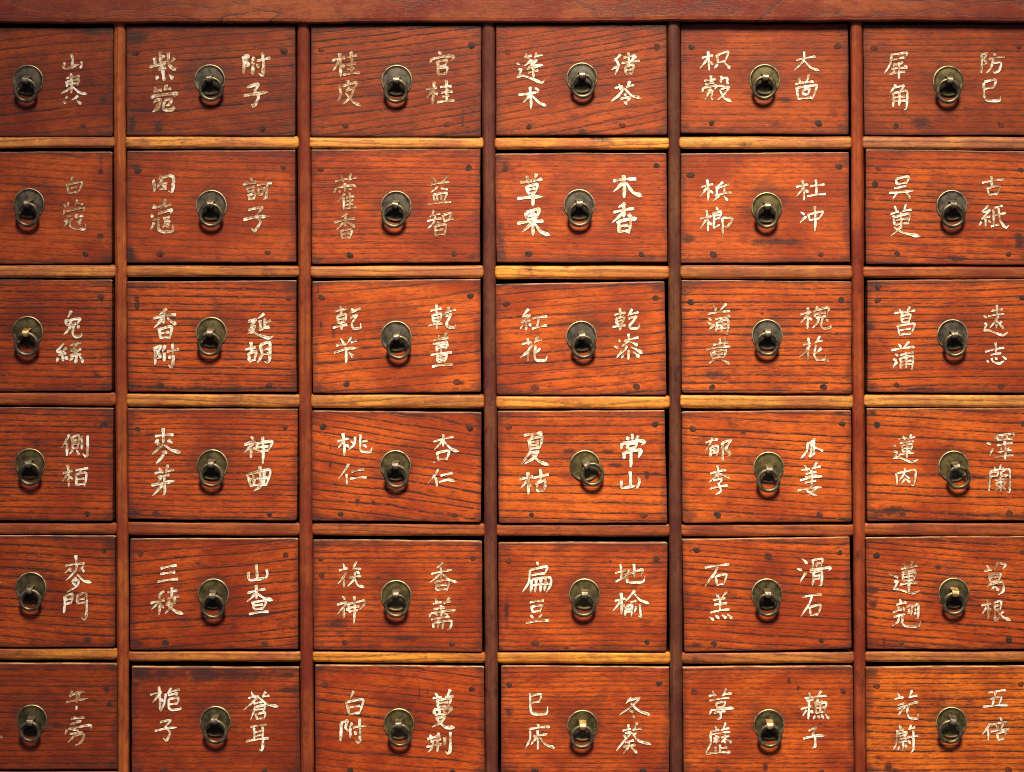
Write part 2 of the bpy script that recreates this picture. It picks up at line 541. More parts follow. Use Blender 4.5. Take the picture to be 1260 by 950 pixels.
box(v2, f2, (cpt(-100, 0, 0)[0], -0.006, cpt(0, 1040, 0)[2]), (cpt(1305, 0, 0)[0], 0.31, cpt(0, 987, 0)[2]))
mesh_obj("plinth", v2, f2, M_SIDE, cab)

# ------------------------------------------------------------------ drawer data (crop coordinates)
# quad TL TR BR BL | plate | ring(x, y, outer radius) | nails | stains | grain
D = {}


def drawer_data(r, c, quad, plate, ring, nails, stains, ang, spacing, line, tint, hue=0.0, depth=0.0, plate_kind=1, lw=13.5, worn=0.0, pr=100):
    D[(r, c)] = dict(quad=quad, plate=plate, ring=ring, nails=nails, stains=stains, ang=ang, spacing=spacing, line=line, tint=tint,
                     hue=hue, depth=depth, kind=plate_kind, lw=lw, worn=worn, pr=pr)




L0 = -390
drawer_data(1, 1, ((L0, 78), (778, 78), (775, 825), (L0, 830)), (195, 440), (177, 510, 84), [(710, 228), (572, 752)], [(710, 575, 26, 26), (640, 110, 120, 30)], 6, .0105, .75, 0.63, -0.05, -0.0018, 0, 14, .03, 105)
drawer_data(1, 2, ((80, 60), (1172, 60), (1172, 774), (82, 770)), (622, 412), (628, 470, 81), [(140, 238), (1100, 225), (290, 725), (962, 725), (1100, 538)], [(122, 700, 22, 70), (150, 140, 80, 60), (285, 700, 40, 40)], 5, .0100, .70, 0.57, -0.05, -0.0022, 0, 17)
drawer_data(1, 3, ((65, 60), (1168, 60), (1165, 778), (65, 776)), (622, 415), (615, 482, 81), [(133, 218), (1103, 188), (290, 708), (948, 698)], [(1046, 675, 11, 80)], 7, .0088, .78, 0.68, 0.0, -0.0024, 0, 15, .05)
drawer_data(1, 4, ((78, 55), (1182, 55), (1188, 764), (80, 769)), (635, 400), (642, 450, 81), [(155, 232), (1120, 200), (293, 715), (898, 705)], [(640, 750, 30, 20)], 9, .0085, .65, 0.80, 0.10, -0.0026, 0, 13.5)
drawer_data(1, 5, ((92, 50), (1175, 50), (1178, 764), (92, 755)), (635, 410), (632, 462, 80), [(162, 200), (1107, 192), (292, 690), (983, 692)], [(760, 535, 60, 20)], 0, .0075, .45, 0.82, 0.10, 0.0014, 1, 13)
drawer_data(1, 6, ((222, 55), (1318, 55), (1318, 766), (230, 768)), (770, 420), (772, 482, 82), [(292, 205), (1225, 198), (432, 710), (1113, 702)], [(600, 690, 90, 50)], 0, .0066, .55, 0.74, 0.10, 0.0002, 1, 13)
drawer_data(2, 1, ((L0, 95), (772, 93), (768, 860), (L0, 866)), (203, 450), (188, 525, 86), [(692, 230), (588, 798)], [(690, 680, 26, 28), (695, 170, 7, 45)], -3, .0085, .55, .90, 0.0, -0.0024, 0, 13.5, .04, 105)
drawer_data(2, 2, ((85, 82), (1172, 76), (1178, 800), (82, 804)), (632, 435), (628, 497, 81), [(155, 212), (1095, 190), (300, 748), (993, 740)], [(140, 190, 60, 30), (105, 740, 32, 60)], -2, .0080, .55, .94, 0.0, -0.0026, 0, 16)
drawer_data(2, 3, ((68, 74), (1162, 72), (1160, 800), (70, 813)), (617, 440), (603, 500, 82), [(130, 200), (1085, 192), (318, 757), (990, 748)], [(1110, 770, 60, 40)], 0, .0068, .60, 1.0, 0.0, -0.0024, 0, 12.5, .05)
drawer_data(2, 4, ((75, 100), (1182, 96), (1188, 800), (85, 802)), (618, 430), (622, 493, 82), [(140, 200), (1117, 178), (292, 748), (1020, 752)], [(140, 160, 70, 60), (110, 680, 50, 100), (1090, 770, 55, 24)], -1, .0062, .45, 1.05, 0.10, -0.0030, 0, 18)
drawer_data(2, 5, ((95, 100), (1180, 90), (1188, 800), (95, 807)), (648, 450), (648, 506, 79), [(157, 238), (1115, 185), (303, 752), (997, 752)], [(700, 670, 190, 24), (140, 660, 40, 40)], 0, .0064, .45, 1.05, 0.20, -0.0022, 1, 12.5)
drawer_data(2, 6, ((240, 72), (1318, 86), (1318, 817), (240, 812)), (792, 435), (802, 500, 81), [(318, 192), (1240, 205), (440, 747), (1160, 750), (298, 298)], [(820, 780, 70, 24), (1230, 660, 40, 60)], -2, .0085, .85, 1.05, 0.20, -0.0024, 0, 12.5)
drawer_data(3, 1, ((L0, 77), (770, 80), (768, 845), (L0, 845)), (192, 435), (182, 522, 88), [(693, 195), (548, 800)], [(665, 735, 36, 36), (700, 235, 7, 35)], -1, .0078, .95, .90, 0.0, -0.0024, 1, 15, 0, 105)
drawer_data(3, 2, ((85, 86), (1180, 78), (1182, 800), (92, 797)), (632, 415), (618, 490, 81), [(150, 248), (1130, 195), (305, 760), (1005, 755)], [(150, 212, 22, 40), (300, 750, 40, 24)], -1, .0082, .95, 1.0, 0.05, -0.0028, 1, 16)
drawer_data(3, 3, ((75, 86), (1162, 70), (1165, 800), (78, 808)), (617, 440), (633, 512, 81), [(135, 190), (1097, 180), (296, 750), (1010, 735)], [(212, 415, 20, 46), (130, 370, 14, 40), (1042, 742, 22, 14), (112, 140, 8, 40)], 5, .0110, .70, 1.12, 0.25, -0.0030, 0, 14)
drawer_data(3, 4, ((78, 103), (1170, 86), (1182, 819), (85, 817)), (632, 440), (645, 508, 80), [(148, 230), (1113, 193), (330, 772), (988, 765)], [(330, 772, 50, 24)], 5, .0112, .80, 1.10, 0.20, -0.0030, 0, 13.5)
drawer_data(3, 5, ((98, 77), (1198, 86), (1198, 811), (100, 805)), (650, 430), (652, 490, 81), [(157, 220), (1130, 205), (295, 768), (1015, 768)], [(300, 690, 130, 40), (620, 295, 26, 20)], 0, .0080, .90, 1.18, 0.35, -0.0034, 0, 13)
drawer_data(3, 6, ((248, 80), (1330, 72), (1330, 808), (248, 800)), (797, 430), (815, 497, 79), [(315, 207), (1250, 190), (438, 755), (1112, 765), (317, 122)], [(262, 390, 30, 34), (600, 782, 200, 14)], 1, .0088, .85, 1.06, 0.25, -0.0024, 0, 12.5)
drawer_data(4, 1, ((L0, 60), (778, 68), (775, 847), (L0, 838)), (208, 450), (205, 522, 83), [(715, 180), (600, 795)], [(230, 300, 60, 20)], -1, .0068, .85, .98, 0.05, -0.0026, 1, 13.5, 0, 105)
drawer_data(4, 2, ((88, 67), (1188, 69), (1182, 791), (92, 780)), (638, 430), (630, 497, 82), [(155, 200), (1107, 188), (272, 745), (1005, 748)], [(150, 740, 60, 24)], -1, .0064, .75, 1.04, 0.05, -0.0030, 1, 16)
drawer_data(4, 3, ((72, 80), (1168, 90), (1165, 802), (72, 791)), (613, 435), (618, 505, 81), [(145, 185), (1093, 192), (258, 748), (992, 755)], [(190, 310, 11, 46), (190, 430, 8, 40), (365, 665, 16, 26), (470, 672, 21, 18)], -8, .0100, .95, 1.10, 0.15, -0.0034, 1, 13)
drawer_data(4, 4, ((90, 83), (1170, 78), (1188, 805), (98, 807)), (655, 435), (703, 492, 79), [(160, 183), (1110, 168), (310, 755), (1035, 755)], [(560, 340, 70, 20), (800, 350, 56, 24), (840, 430, 60, 20), (1055, 500, 18, 36), (1120, 490, 40, 16), (810, 92, 14, 10)], -1, .0095, .90, 1.22, 0.40, -0.0030, 2, 16.5)
drawer_data(4, 5, ((100, 86), (1195, 78), (1198, 798), (105, 806)), (660, 445), (660, 532, 79), [(170, 198), (1135, 165), (330, 755), (990, 752)], [(1120, 92, 50, 18), (500, 222, 24, 12), (1105, 590, 16, 26)], -3, .0100, .90, 1.20, 0.40, -0.0032, 2, 13)
drawer_data(4, 6, ((245, 66), (1330, 62), (1330, 790), (248, 794)), (805, 438), (838, 512, 79), [(310, 172), (1255, 165), (475, 745), (1165, 745)], [(288, 100, 34, 40), (790, 310, 50, 14), (400, 725, 130, 36)], -3, .0105, .90, 1.15, 0.40, -0.0026, 2, 11.5)
drawer_data(5, 1, ((L0, 77), (790, 80), (790, 845), (L0, 848)), (215, 435), (208, 522, 80), [(715, 182), (603, 793)], [(380, 92, 200, 16)], -3, .0095, .95, .90, 0.05, -0.0028, 1, 13, 0, 107)
drawer_data(5, 2, ((105, 94), (1190, 92), (1190, 808), (105, 814)), (645, 450), (642, 532, 82), [(172, 190), (1110, 200), (333, 765), (975, 770)], [(545, 250, 28, 14)], 5, .0120, .95, .92, 0.0, -0.0026, 1, 14.5)
drawer_data(5, 3, ((80, 102), (1172, 110), (1172, 826), (82, 810)), (617, 460), (618, 526, 81), [(133, 222), (1110, 220), (285, 765), (978, 773), (135, 328)], [(220, 640, 130, 50), (700, 735, 200, 20)], 0, .0060, .65, 1.02, 0.05, -0.0030, 2, 13)
drawer_data(5, 4, ((95, 120), (1190, 118), (1182, 825), (98, 818)), (652, 450), (648, 523, 80), [(160, 235), (1117, 222), (333, 768), (1057, 762)], [(820, 240, 18, 16), (150, 570, 22, 110), (540, 800, 26, 10), (1130, 250, 60, 30)], 0, .0060, .60, 1.10, 0.15, -0.0030, 2, 13.5)
drawer_data(5, 5, ((102, 98), (1185, 82), (1198, 804), (115, 825)), (648, 450), (655, 521, 80), [(195, 168), (1120, 185), (307, 773), (1000, 752)], [(655, 210, 30, 26), (195, 780, 46, 24)], -3, .0085, .90, 1.12, 0.20, -0.0032, 1, 13)
drawer_data(5, 6, ((240, 87), (1330, 80), (1330, 808), (248, 807)), (805, 445), (810, 513, 79), [(308, 203), (1250, 182), (467, 765), (1163, 748)], [(705, 280, 26, 20), (290, 425, 46, 26), (285, 520, 32, 26), (355, 765, 7, 50)], -5, .0080, .90, 1.08, 0.20, -0.0024, 1, 13)
drawer_data(6, 1, ((L0, 203), (802, 205), (808, 932), (L0, 932)), (222, 590), (205, 672, 77), [(755, 485), (600, 1090)], [(735, 385, 26, 34), (390, 630, 60, 30)], 0, .0072, .70, .62, -0.10, -0.0026, 1, 12, .10, 105)
drawer_data(6, 2, ((115, 212), (1195, 216), (1205, 919), (115, 919)), (658, 565), (655, 632, 82), [(320, 880), (975, 885)], [(660, 262, 620, 46), (1120, 265, 80, 36), (180, 255, 80, 50), (150, 325, 60, 16), (1110, 365, 90, 18), (560, 270, 200, 30)], 0, .0062, .60, .80, -0.05, -0.0026, 1, 13)
drawer_data(6, 3, ((92, 202), (1185, 213), (1190, 919), (95, 919)), (635, 580), (640, 655, 79), [(155, 327), (1105, 357), (320, 880), (980, 890)], [(765, 385, 5, 60), (820, 370, 5, 22)], -6, .0095, .75, 1.05, 0.05, -0.0032, 2, 14.5)
drawer_data(6, 4, ((112, 207), (1200, 217), (1200, 919), (112, 919)), (640, 590), (637, 665, 80), [(165, 330), (1135, 322), (330, 885), (1030, 885)], [(160, 500, 46, 50)], 0, .0054, .60, 1.12, 0.15, -0.0034, 2, 13)
drawer_data(6, 5, ((105, 217), (1205, 208), (1212, 919), (112, 919)), (662, 585), (668, 660, 80), [(180, 372), (1142, 372), (330, 890), (1000, 890)], [(792, 300, 18, 34), (640, 865, 20, 44), (850, 350, 14, 22)], 0, .0056, .60, 1.20, 0.30, -0.0032, 1, 12.5)
drawer_data(6, 6, ((240, 217), (1330, 208), (1330, 919), (245, 919)), (790, 570), (785, 632, 81), [(307, 337), (1240, 325), (430, 890), (1160, 880)], [(390, 860, 32, 44), (320, 800, 50, 30)], 0, .0074, .85, 1.28, 0.95, -0.0026, 2, 12.5)

# which drawers have a rubbed, bright staple
BRIGHT = {(3, 1), (5, 6), (6, 4), (6, 5)}
NAMES = {
    (1, 1): ("", "山棗"), (1, 2): ("紫菀", "附子"), (1, 3): ("桂皮", "官桂"), (1, 4): ("蓬术", "猪苓"), (1, 5): ("枳殼", "大茴"), (1, 6): ("犀角", "防已"),
    (2, 1): ("", "白蔻"), (2, 2): ("肉蔻", "訶子"), (2, 3): ("藿香", "益智"), (2, 4): ("草果", "木香"), (2, 5): ("梹榔", "杜冲"), (2, 6): ("吴茰", "古紙"),
    (3, 1): ("", "兔絲"), (3, 2): ("香附", "延胡"), (3, 3): ("乾芐", "乾薑"), (3, 4): ("紅花", "乾漆"), (3, 5): ("蒲黄", "槐花"), (3, 6): ("菖蒲", "遠志"),
    (4, 1): ("", "側栢"), (4, 2): ("麥芽", "神曲"), (4, 3): ("桃仁", "杏仁"), (4, 4): ("夏枯", "常山"), (4, 5): ("郁李", "瓜蔞"), (4, 6): ("蓮肉", "澤蘭"),
    (5, 1): ("", "麥門"), (5, 2): ("三稜", "山査"), (5, 3): ("茯神", "香薷"), (5, 4): ("扁豆", "地楡"), (5, 5): ("石羔", "滑石"), (5, 6): ("蓮翹", "葛根"),
    (6, 1): ("", "牛蒡"), (6, 2): ("梔子", "蒼耳"), (6, 3): ("白附", "蔓荊"), (6, 4): ("巳床", "冬葵"), (6, 5): ("葶藶", "蘇子"), (6, 6): ("芫蔚", "五倍"),
}
# brush strokes of the inscriptions, crop coordinates; "/" ends a stroke; left column | right column
T = {}
T[1, 1] = """|
488,255 500,300 493,352/445,315 437,352 462,362 545,330/558,308 563,335 550,360/
486,392 490,420/455,428 550,412/455,448 462,488/460,452 542,435 530,480/462,470 535,460/490,415 490,530/485,490 455,515 418,532/500,485 545,525 600,535/
466,550 445,572/432,585 452,602/540,545 515,565 488,578/528,580 558,606"""
T[1, 2] = """298,228 302,300/262,268 268,315/232,330 300,312 345,288/302,268 332,258/352,232 355,310 392,346 403,330/395,270 362,300/335,300 315,325 285,345/292,350 338,332/315,350 325,420/285,385 272,412/355,375 382,408/
265,458 282,492/258,488 312,478/340,440 328,482/335,472 372,468/248,510 250,535/250,518 405,500 388,522/285,528 255,562/262,548 302,542 285,590 250,620/272,570 290,582/325,545 370,538 358,572 336,578/328,548 320,598 345,608 388,600 378,575|
838,258 836,375/840,262 870,258 850,292 868,315 850,328/908,262 882,312/900,300 896,365 884,360/890,368 906,372/925,290 1012,272/960,235 968,320 960,382 935,368/920,310 940,335/
860,460 932,440 905,490/905,485 935,520 905,582 888,566/840,515 905,505 1000,490"""
T[1, 3] = """205,288 288,268/250,238 258,390/250,285 205,357/262,310 282,330/298,268 366,256/325,228 328,362/295,318 358,306/300,345 350,337/275,380 382,366/
250,448 258,505 238,556/272,452 352,430 362,440 345,465/305,412 310,470/290,482 342,470 320,525 268,572/290,495 340,555 392,580|
888,225 905,250/845,272 833,306/840,280 930,260 990,262 970,290/885,290 885,382/885,294 942,285 935,320/890,325 935,320/890,338 947,330 937,380/890,378 938,372/
808,475 882,464/860,422 850,570/855,475 815,527/865,490 886,510/900,460 975,453/940,412 942,545/905,497 982,488/910,522 960,514/880,558 996,545"""
T[1, 4] = """272,240 290,277/262,265 312,255/345,232 328,272/332,264 382,250/312,280 262,322/292,302 342,286 280,342/300,290 332,318 386,316/280,345 352,326/285,367 356,350/320,322 322,396/213,305 236,313/225,345 246,345 225,386/215,395 255,385 320,408 375,430 396,410/
225,508 290,502 358,490/300,455 305,600/298,512 245,567/310,510 360,560 408,580/330,462 358,482|
886,245 842,292/850,270 872,318 850,377/868,320 825,346/902,270 985,256/936,232 938,290/890,306 1008,290/985,255 905,332/915,325 918,377/915,328 966,316 960,377/920,350 958,345/918,375 960,370/
873,435 886,477/848,466 902,454/945,418 923,466/923,460 972,444/912,462 870,515 823,551/912,468 960,515 1022,530/905,498 922,512/885,535 947,524 915,562/905,550 928,574"""
T[1, 5] = """230,270 302,253/268,228 275,352/268,270 215,337/280,295 302,312/325,248 332,302/330,252 398,230 380,292/330,300 382,292/330,310 310,337/375,300 410,340/
242,420 318,407/286,382 288,432/250,442 310,430/238,460 230,492/240,463 322,450 310,472/262,482 295,474/258,498 292,490/268,500 248,540/300,478 288,525 302,540/355,385 350,430/350,406 392,398 392,428 402,436/335,450 412,460/350,472 402,460 378,500 330,542/345,477 375,530 422,550|
838,285 964,262/890,228 885,290 822,352/893,290 935,335 988,352/
855,398 866,440/830,442 888,428/922,378 905,425/892,428 952,424/840,458 850,537/845,464 956,446 972,455 942,537/880,475 882,510/880,478 922,470 915,506/882,508 915,505/850,535 942,528"""
T[1, 6] = """400,250 502,238 490,270/405,285 490,268/405,250 395,310 355,376/430,303 412,328/425,306 443,316/478,296 460,312/488,318 505,335/400,342 507,334/425,350 393,380/390,376 492,360/452,298 450,412/
432,440 390,502/425,462 484,450 455,490/415,495 414,587/418,498 502,486 500,592 484,602/455,490 452,580/420,525 495,520/420,552 495,546|
985,250 984,367/980,250 1022,240 1000,280 1018,302 993,312/1060,240 1077,257/1033,276 1137,264/1065,275 1045,335 1018,367/1060,306 1112,300 1100,350 1070,367 1058,352/
1003,425 1077,412 1062,467/1005,472 1060,462/1000,430 1003,520 1022,546 1102,546 1107,518"""
T[2, 1] = """|
502,258 484,302/458,315 470,382/465,320 562,305 536,377/485,345 532,339/470,380 532,372/
438,452 452,477/470,440 468,475/532,423 510,475/528,448 572,455/445,495 433,532/445,507 572,480 577,502/455,542 492,535/438,572 502,556/465,565 438,612/486,560 480,600 510,622 580,626 592,588/515,542 532,520/518,546 572,536/560,556 518,592/530,570 557,600"""
T[2, 2] = """255,268 262,352/305,238 288,272/290,262 362,245 387,260 377,347 352,340/322,248 302,288 278,327/298,287 347,296/308,298 336,322/293,332 342,326/
255,428 272,457/248,452 312,440/335,393 302,460/328,442 372,430/243,490 248,515/285,490 372,465 366,487/252,532 297,520/262,545 238,592/286,530 290,590 320,607 382,600 380,563/318,520 362,510/325,536 357,540 315,577/325,550 357,577|
878,257 897,276/833,302 922,285/858,327 912,315/863,347 912,338/870,363 876,400/870,368 914,360 905,392/875,397 912,389/925,307 1022,290/992,300 985,380 963,397/930,330 935,372/932,334 972,325 962,362/935,369 962,363/
868,465 957,449 920,502/915,496 947,540 910,600 888,580/836,530 900,514 1002,505"""
T[2, 3] = """258,240 277,282/223,282 302,265/327,228 303,277/310,270 367,255/225,325 213,357/230,322 332,305 362,320/285,290 286,350/245,340 257,352/310,333 332,327/285,355 233,417/275,385 278,462/310,350 322,367/290,387 347,375/290,412 342,402/290,433 342,425/318,370 318,452/283,457 360,448/
302,486 258,512/213,547 352,520/285,500 288,572/280,545 228,592/295,540 352,577/260,595 265,650/262,600 327,590 320,647/268,622 318,615/265,649 322,642|
843,248 877,287/947,248 903,292/838,302 962,284/886,312 840,352/905,325 950,333/855,365 866,407/855,367 942,355 925,407/880,368 884,407/905,365 907,402/818,430 972,414/
862,466 833,512/845,502 902,490/818,537 912,520/870,500 860,545 818,587/880,540 907,562/920,495 925,542/920,497 972,485 955,532/925,540 987,520/865,565 870,632/865,572 937,560 928,637/872,597 925,590/872,627 928,620"""
T[2, 4] = """278,245 292,292/238,292 312,275/342,228 323,277/320,277 382,265/275,312 285,355/280,314 347,300 335,352/285,335 335,326/285,358 335,350/218,392 300,382 382,378/318,350 318,437/
270,482 280,525/275,482 357,460 345,515/280,507 345,496/282,530 345,520/218,552 387,538/315,475 318,632/310,550 248,607/330,550 370,605 428,627|
836,277 987,264/903,238 908,387/900,287 838,347/918,285 965,350 1027,376/
917,420 868,447/838,482 972,455/905,440 905,512/900,482 828,547/935,490 965,522 992,515/870,535 875,612/870,540 947,528 938,617/880,572 935,563/878,606 938,600"""
T[2, 5] = """226,317 302,298/263,268 270,407/263,315 216,377/275,335 302,357/367,283 313,322/325,315 325,365/325,327 407,300/375,320 372,360/313,372 412,350 416,362/340,375 298,407/370,375 397,407/
218,522 292,505/258,465 268,602/258,520 220,582/270,540 292,562/320,445 332,467/305,487 352,475 345,517/310,502 345,495/305,480 305,577/310,527 345,515/303,582 347,560/360,515 362,637/360,517 420,515 427,527 395,572 370,570|
838,317 917,300/880,273 888,402/883,322 838,377/895,335 917,352/928,312 1022,300/965,268 968,372/908,377 1030,362/
868,478 892,497/863,547 907,505/915,490 926,537/918,494 1010,475 985,522/925,532 985,520/957,438 959,602"""
T[2, 6] = """428,262 440,302/435,264 512,250 500,297/440,299 500,290/420,325 450,320 502,308/388,355 470,350 547,340/440,347 413,392/490,345 527,392/
425,438 436,480/398,492 452,475/497,425 480,477/475,472 537,463/415,500 422,562/425,512 517,490 512,557/430,532 510,520/430,562 507,550/465,480 465,582/470,570 398,632/420,575 480,612 592,636|
988,290 1132,268/1050,246 1050,312/1023,320 1030,372/1028,324 1102,310 1087,367/1030,369 1087,362/
1032,435 985,477/990,482 1030,473/1042,460 985,522/985,522 1042,507/1010,520 1010,572/985,540 968,567/1030,530 1047,547/1068,452 1122,438/1060,460 1062,560/1045,572 1102,560/1065,502 1142,485/1095,450 1105,530 1140,580 1162,563"""
T[3, 1] = """|
492,293 463,342/450,352 456,390/448,364 545,348 530,387/455,390 525,384/492,350 475,420 438,457/505,390 500,450 520,474 557,466 562,443/528,398 547,412/
440,518 395,570 432,572/460,545 400,602/400,600 457,585/430,595 432,642/400,615 388,647/450,605 464,632/480,532 562,514/530,530 490,567 542,560/557,553 490,602 562,590/525,590 520,657/500,610 478,637/545,600 572,652"""
T[3, 2] = """342,260 293,302/253,327 402,300/323,285 320,357/315,325 258,387/345,320 375,350 407,365/290,390 300,457/292,397 372,380 362,457/300,422 360,415/298,452 362,446/
255,520 302,505 285,545 302,575 278,582/266,520 266,627/332,498 313,542/325,545 325,607/343,542 422,527/380,488 385,600 370,642 353,625/355,565 367,587|
868,347 917,335 880,382/880,382 912,375 890,410 863,427/870,395 930,430 1000,452 1037,435/972,293 928,327/945,335 945,397/975,325 975,387/980,352 1017,340/938,402 1007,380/
850,527 917,512/885,476 890,542/870,550 875,602/870,554 917,540 910,592/875,606 917,590/945,495 957,560 928,612/945,497 1007,482 1006,590 990,612 973,602/955,532 1000,522/955,562 1000,552"""
T[3, 3] = """218,282 297,263/258,243 260,302/235,310 240,357/235,312 292,300 285,347/240,332 285,325/240,356 285,347/208,387 302,367/262,350 262,402/337,260 313,302/330,287 382,260 377,275/320,322 362,305 330,360 342,392 385,386 387,355/
256,453 286,502/230,502 296,492/327,438 298,492/325,482 362,468/216,547 300,522 372,515/290,510 292,617/310,545 342,577|
838,277 912,262/875,233 878,297/850,305 855,347/850,307 907,295 900,342/855,327 900,318/855,347 900,340/823,372 917,358/880,345 878,397/962,248 923,307/945,287 1002,268/935,312 972,300 945,350 950,377 990,387 1002,363/
888,430 902,467/858,467 927,455/942,415 925,452/925,457 957,450/853,492 952,475/875,500 880,537/875,502 947,490 935,527/880,520 935,510/905,490 905,547/838,562 977,545/880,565 885,607/880,572 942,560 932,604/885,592 935,582/908,560 908,607/885,609 932,602/848,637 982,622"""
T[3, 4] = """292,263 248,312/250,314 292,305/302,300 240,352/243,352 302,335/275,345 275,402/252,365 236,392/290,355 307,377/318,327 412,312/357,325 345,382/313,392 410,370/
283,453 290,497/248,492 312,480/352,438 323,492/330,477 377,463/312,495 285,540 238,577/285,535 285,602/367,518 328,557/335,500 330,575 347,597 397,595 412,568|
843,302 917,290/880,260 882,312/855,325 860,362/855,327 907,315 900,357/860,344 900,337/860,363 900,356/833,382 917,370/882,355 880,402/962,263 928,312/945,300 1002,285/935,327 987,315 945,370 957,390 1000,387 1005,358/
868,463 882,477/843,505 877,517/858,582 902,533/908,472 1002,449/935,423 938,482/930,470 888,512/945,475 997,502/930,500 888,557/945,505 1027,552/935,530 935,592/905,560 888,582/965,540 1007,577"""
T[3, 5] = """303,238 322,277/387,228 343,277/268,297 412,278/270,322 293,337/263,352 292,362/268,412 312,363/315,332 417,310/395,300 405,318/325,345 320,417/325,350 397,335 393,425 378,417/355,320 355,412/330,372 390,362/330,393 390,385/
343,453 346,502/377,448 370,502/298,497 402,480/256,527 412,505/285,540 296,582/290,542 382,530 370,577/295,560 370,552/335,520 338,582/295,583 375,575/310,590 260,624/355,590 407,622|
863,302 937,284/913,253 910,392/910,302 863,357/920,320 942,337/977,248 958,272/950,275 960,317/955,277 1047,255 1035,307/960,297 1030,290/995,265 990,312/965,322 1030,311/985,315 975,355 943,387/1010,320 1000,375 1022,392 1060,382 1062,358/1030,330 1047,347/
913,448 922,492/883,497 932,485/992,438 958,487/963,477 1012,470/927,495 900,540 858,577/915,520 912,597/1002,518 953,557/965,495 955,560 972,592 1022,590 1032,558/1028,588 1047,606"""
T[3, 6] = """453,263 472,302/423,292 492,284/522,248 498,292/493,287 557,274/465,305 470,347/465,310 527,300 515,347/470,330 515,322/470,352 522,345/443,370 455,432/445,374 552,360 530,427/460,402 530,392/455,432 530,425/
448,488 467,517/517,473 478,517/403,532 552,510/428,555 447,567/413,590 437,597/413,642 442,603/460,562 547,545/460,580 460,652/462,584 542,570 535,657/498,540 498,647/465,607 535,598/465,627 535,620|
1085,238 1085,302/1048,277 1122,266/1028,312 1132,297/1095,310 1038,387/1070,345 1097,352/1085,345 1127,392/1117,343 1095,367/1082,360 1080,390/998,308 1022,323/1005,355 1017,365 1003,397/998,402 1040,405 1120,434 1157,413/
1008,542 1132,514/1075,478 1078,547/1043,562 1112,550/1018,593 1032,612/1050,580 1060,605 1100,617 1132,598/1073,578 1087,592/1118,568 1147,592"""
T[4, 1] = """|
477,248 423,342/458,310 460,397/493,263 500,347/495,270 542,258 535,342/500,294 535,288/500,317 535,312/500,347 540,338/500,355 476,387/525,355 542,392/560,260 562,352/602,256 602,380 590,402 568,380/
433,517 502,500/466,458 472,607/466,520 426,577/478,540 502,557/518,497 607,482/562,490 543,517/520,525 525,602/520,527 592,515 582,607/530,560 580,552/530,597 582,589"""
T[4, 2] = """266,247 387,237/318,193 320,292/288,265 260,297/275,290 297,302/367,265 345,285/345,275 382,290/320,295 285,330 248,362/325,300 370,335 434,352/330,345 310,385 273,422/312,345 345,357/
293,448 306,482/263,487 322,475/350,428 333,477/333,477 390,464/283,512 362,495/305,510 283,548/243,562 320,550 397,534/325,505 328,612 312,627/315,560 248,632|
883,248 902,267/843,302 907,285 843,352/885,315 885,387/900,320 917,337/920,290 930,347/920,294 1022,280 1000,337/930,320 1000,312/930,347 1000,337/960,248 962,424/
863,490 880,562/870,492 1007,465 987,562/880,527 1000,515/900,480 905,560/943,438 945,565 903,600/972,468 965,562/880,567 987,560"""
T[4, 3] = """238,280 312,262/273,226 282,372/273,280 238,327/290,300 312,317/352,248 345,300 308,332/323,275 342,292/385,233 385,330 402,347 450,347 462,313/395,282 432,275/400,300 427,317/
312,423 243,522/295,490 298,562/328,477 410,461/318,522 427,511|
858,282 990,250/920,233 920,312/915,275 863,332/925,280 975,330 1022,345/880,350 885,397/882,354 957,340 945,392/885,399 950,391/860,412 864,418/
892,458 823,547/870,510 880,572/903,502 982,484/893,542 950,528 997,537"""
T[4, 4] = """260,242 380,226/322,233 303,262/292,265 297,330/295,267 377,250 365,322/300,287 360,280/300,307 360,300/300,327 365,318/307,340 275,385 243,428/300,357 352,345 320,390 262,425/310,360 360,410 422,432/
233,527 322,509/285,478 288,622/285,530 238,582/295,555 312,572/323,517 422,494/368,458 368,532/345,545 345,602/345,547 402,535 390,597/345,602 390,596|
960,230 960,267/923,248 937,272/1002,243 983,267/895,290 888,327/900,294 1000,275 1042,285 1020,302/925,300 930,332/925,302 987,290 980,327/930,330 980,322/905,350 908,392/905,354 1012,335 1000,387/950,328 950,447/
945,473 950,562/890,533 895,580 987,565/1000,508 1007,540 988,584"""
T[4, 5] = """253,287 332,265/302,253 248,347/285,315 285,377/285,317 332,310 325,377/290,337 325,332/290,354 325,350/360,288 362,407/358,292 417,270 385,325 414,360 393,377/
283,487 387,465/330,433 335,512/330,485 273,547/345,490 407,517/303,532 362,520 340,550/335,545 352,600 318,622/278,587 397,564|
962,263 908,297/915,285 905,345 868,390/930,292 962,285/935,295 935,345 925,377 967,350/952,292 950,352/958,318 1012,342/
893,433 912,472/868,467 927,458/972,413 943,457/940,457 997,440/863,532 1007,504/900,490 970,478/935,465 940,562/895,512 972,500/893,547 967,535/848,597 1002,575/945,560 910,600 972,627/967,580 913,630"""
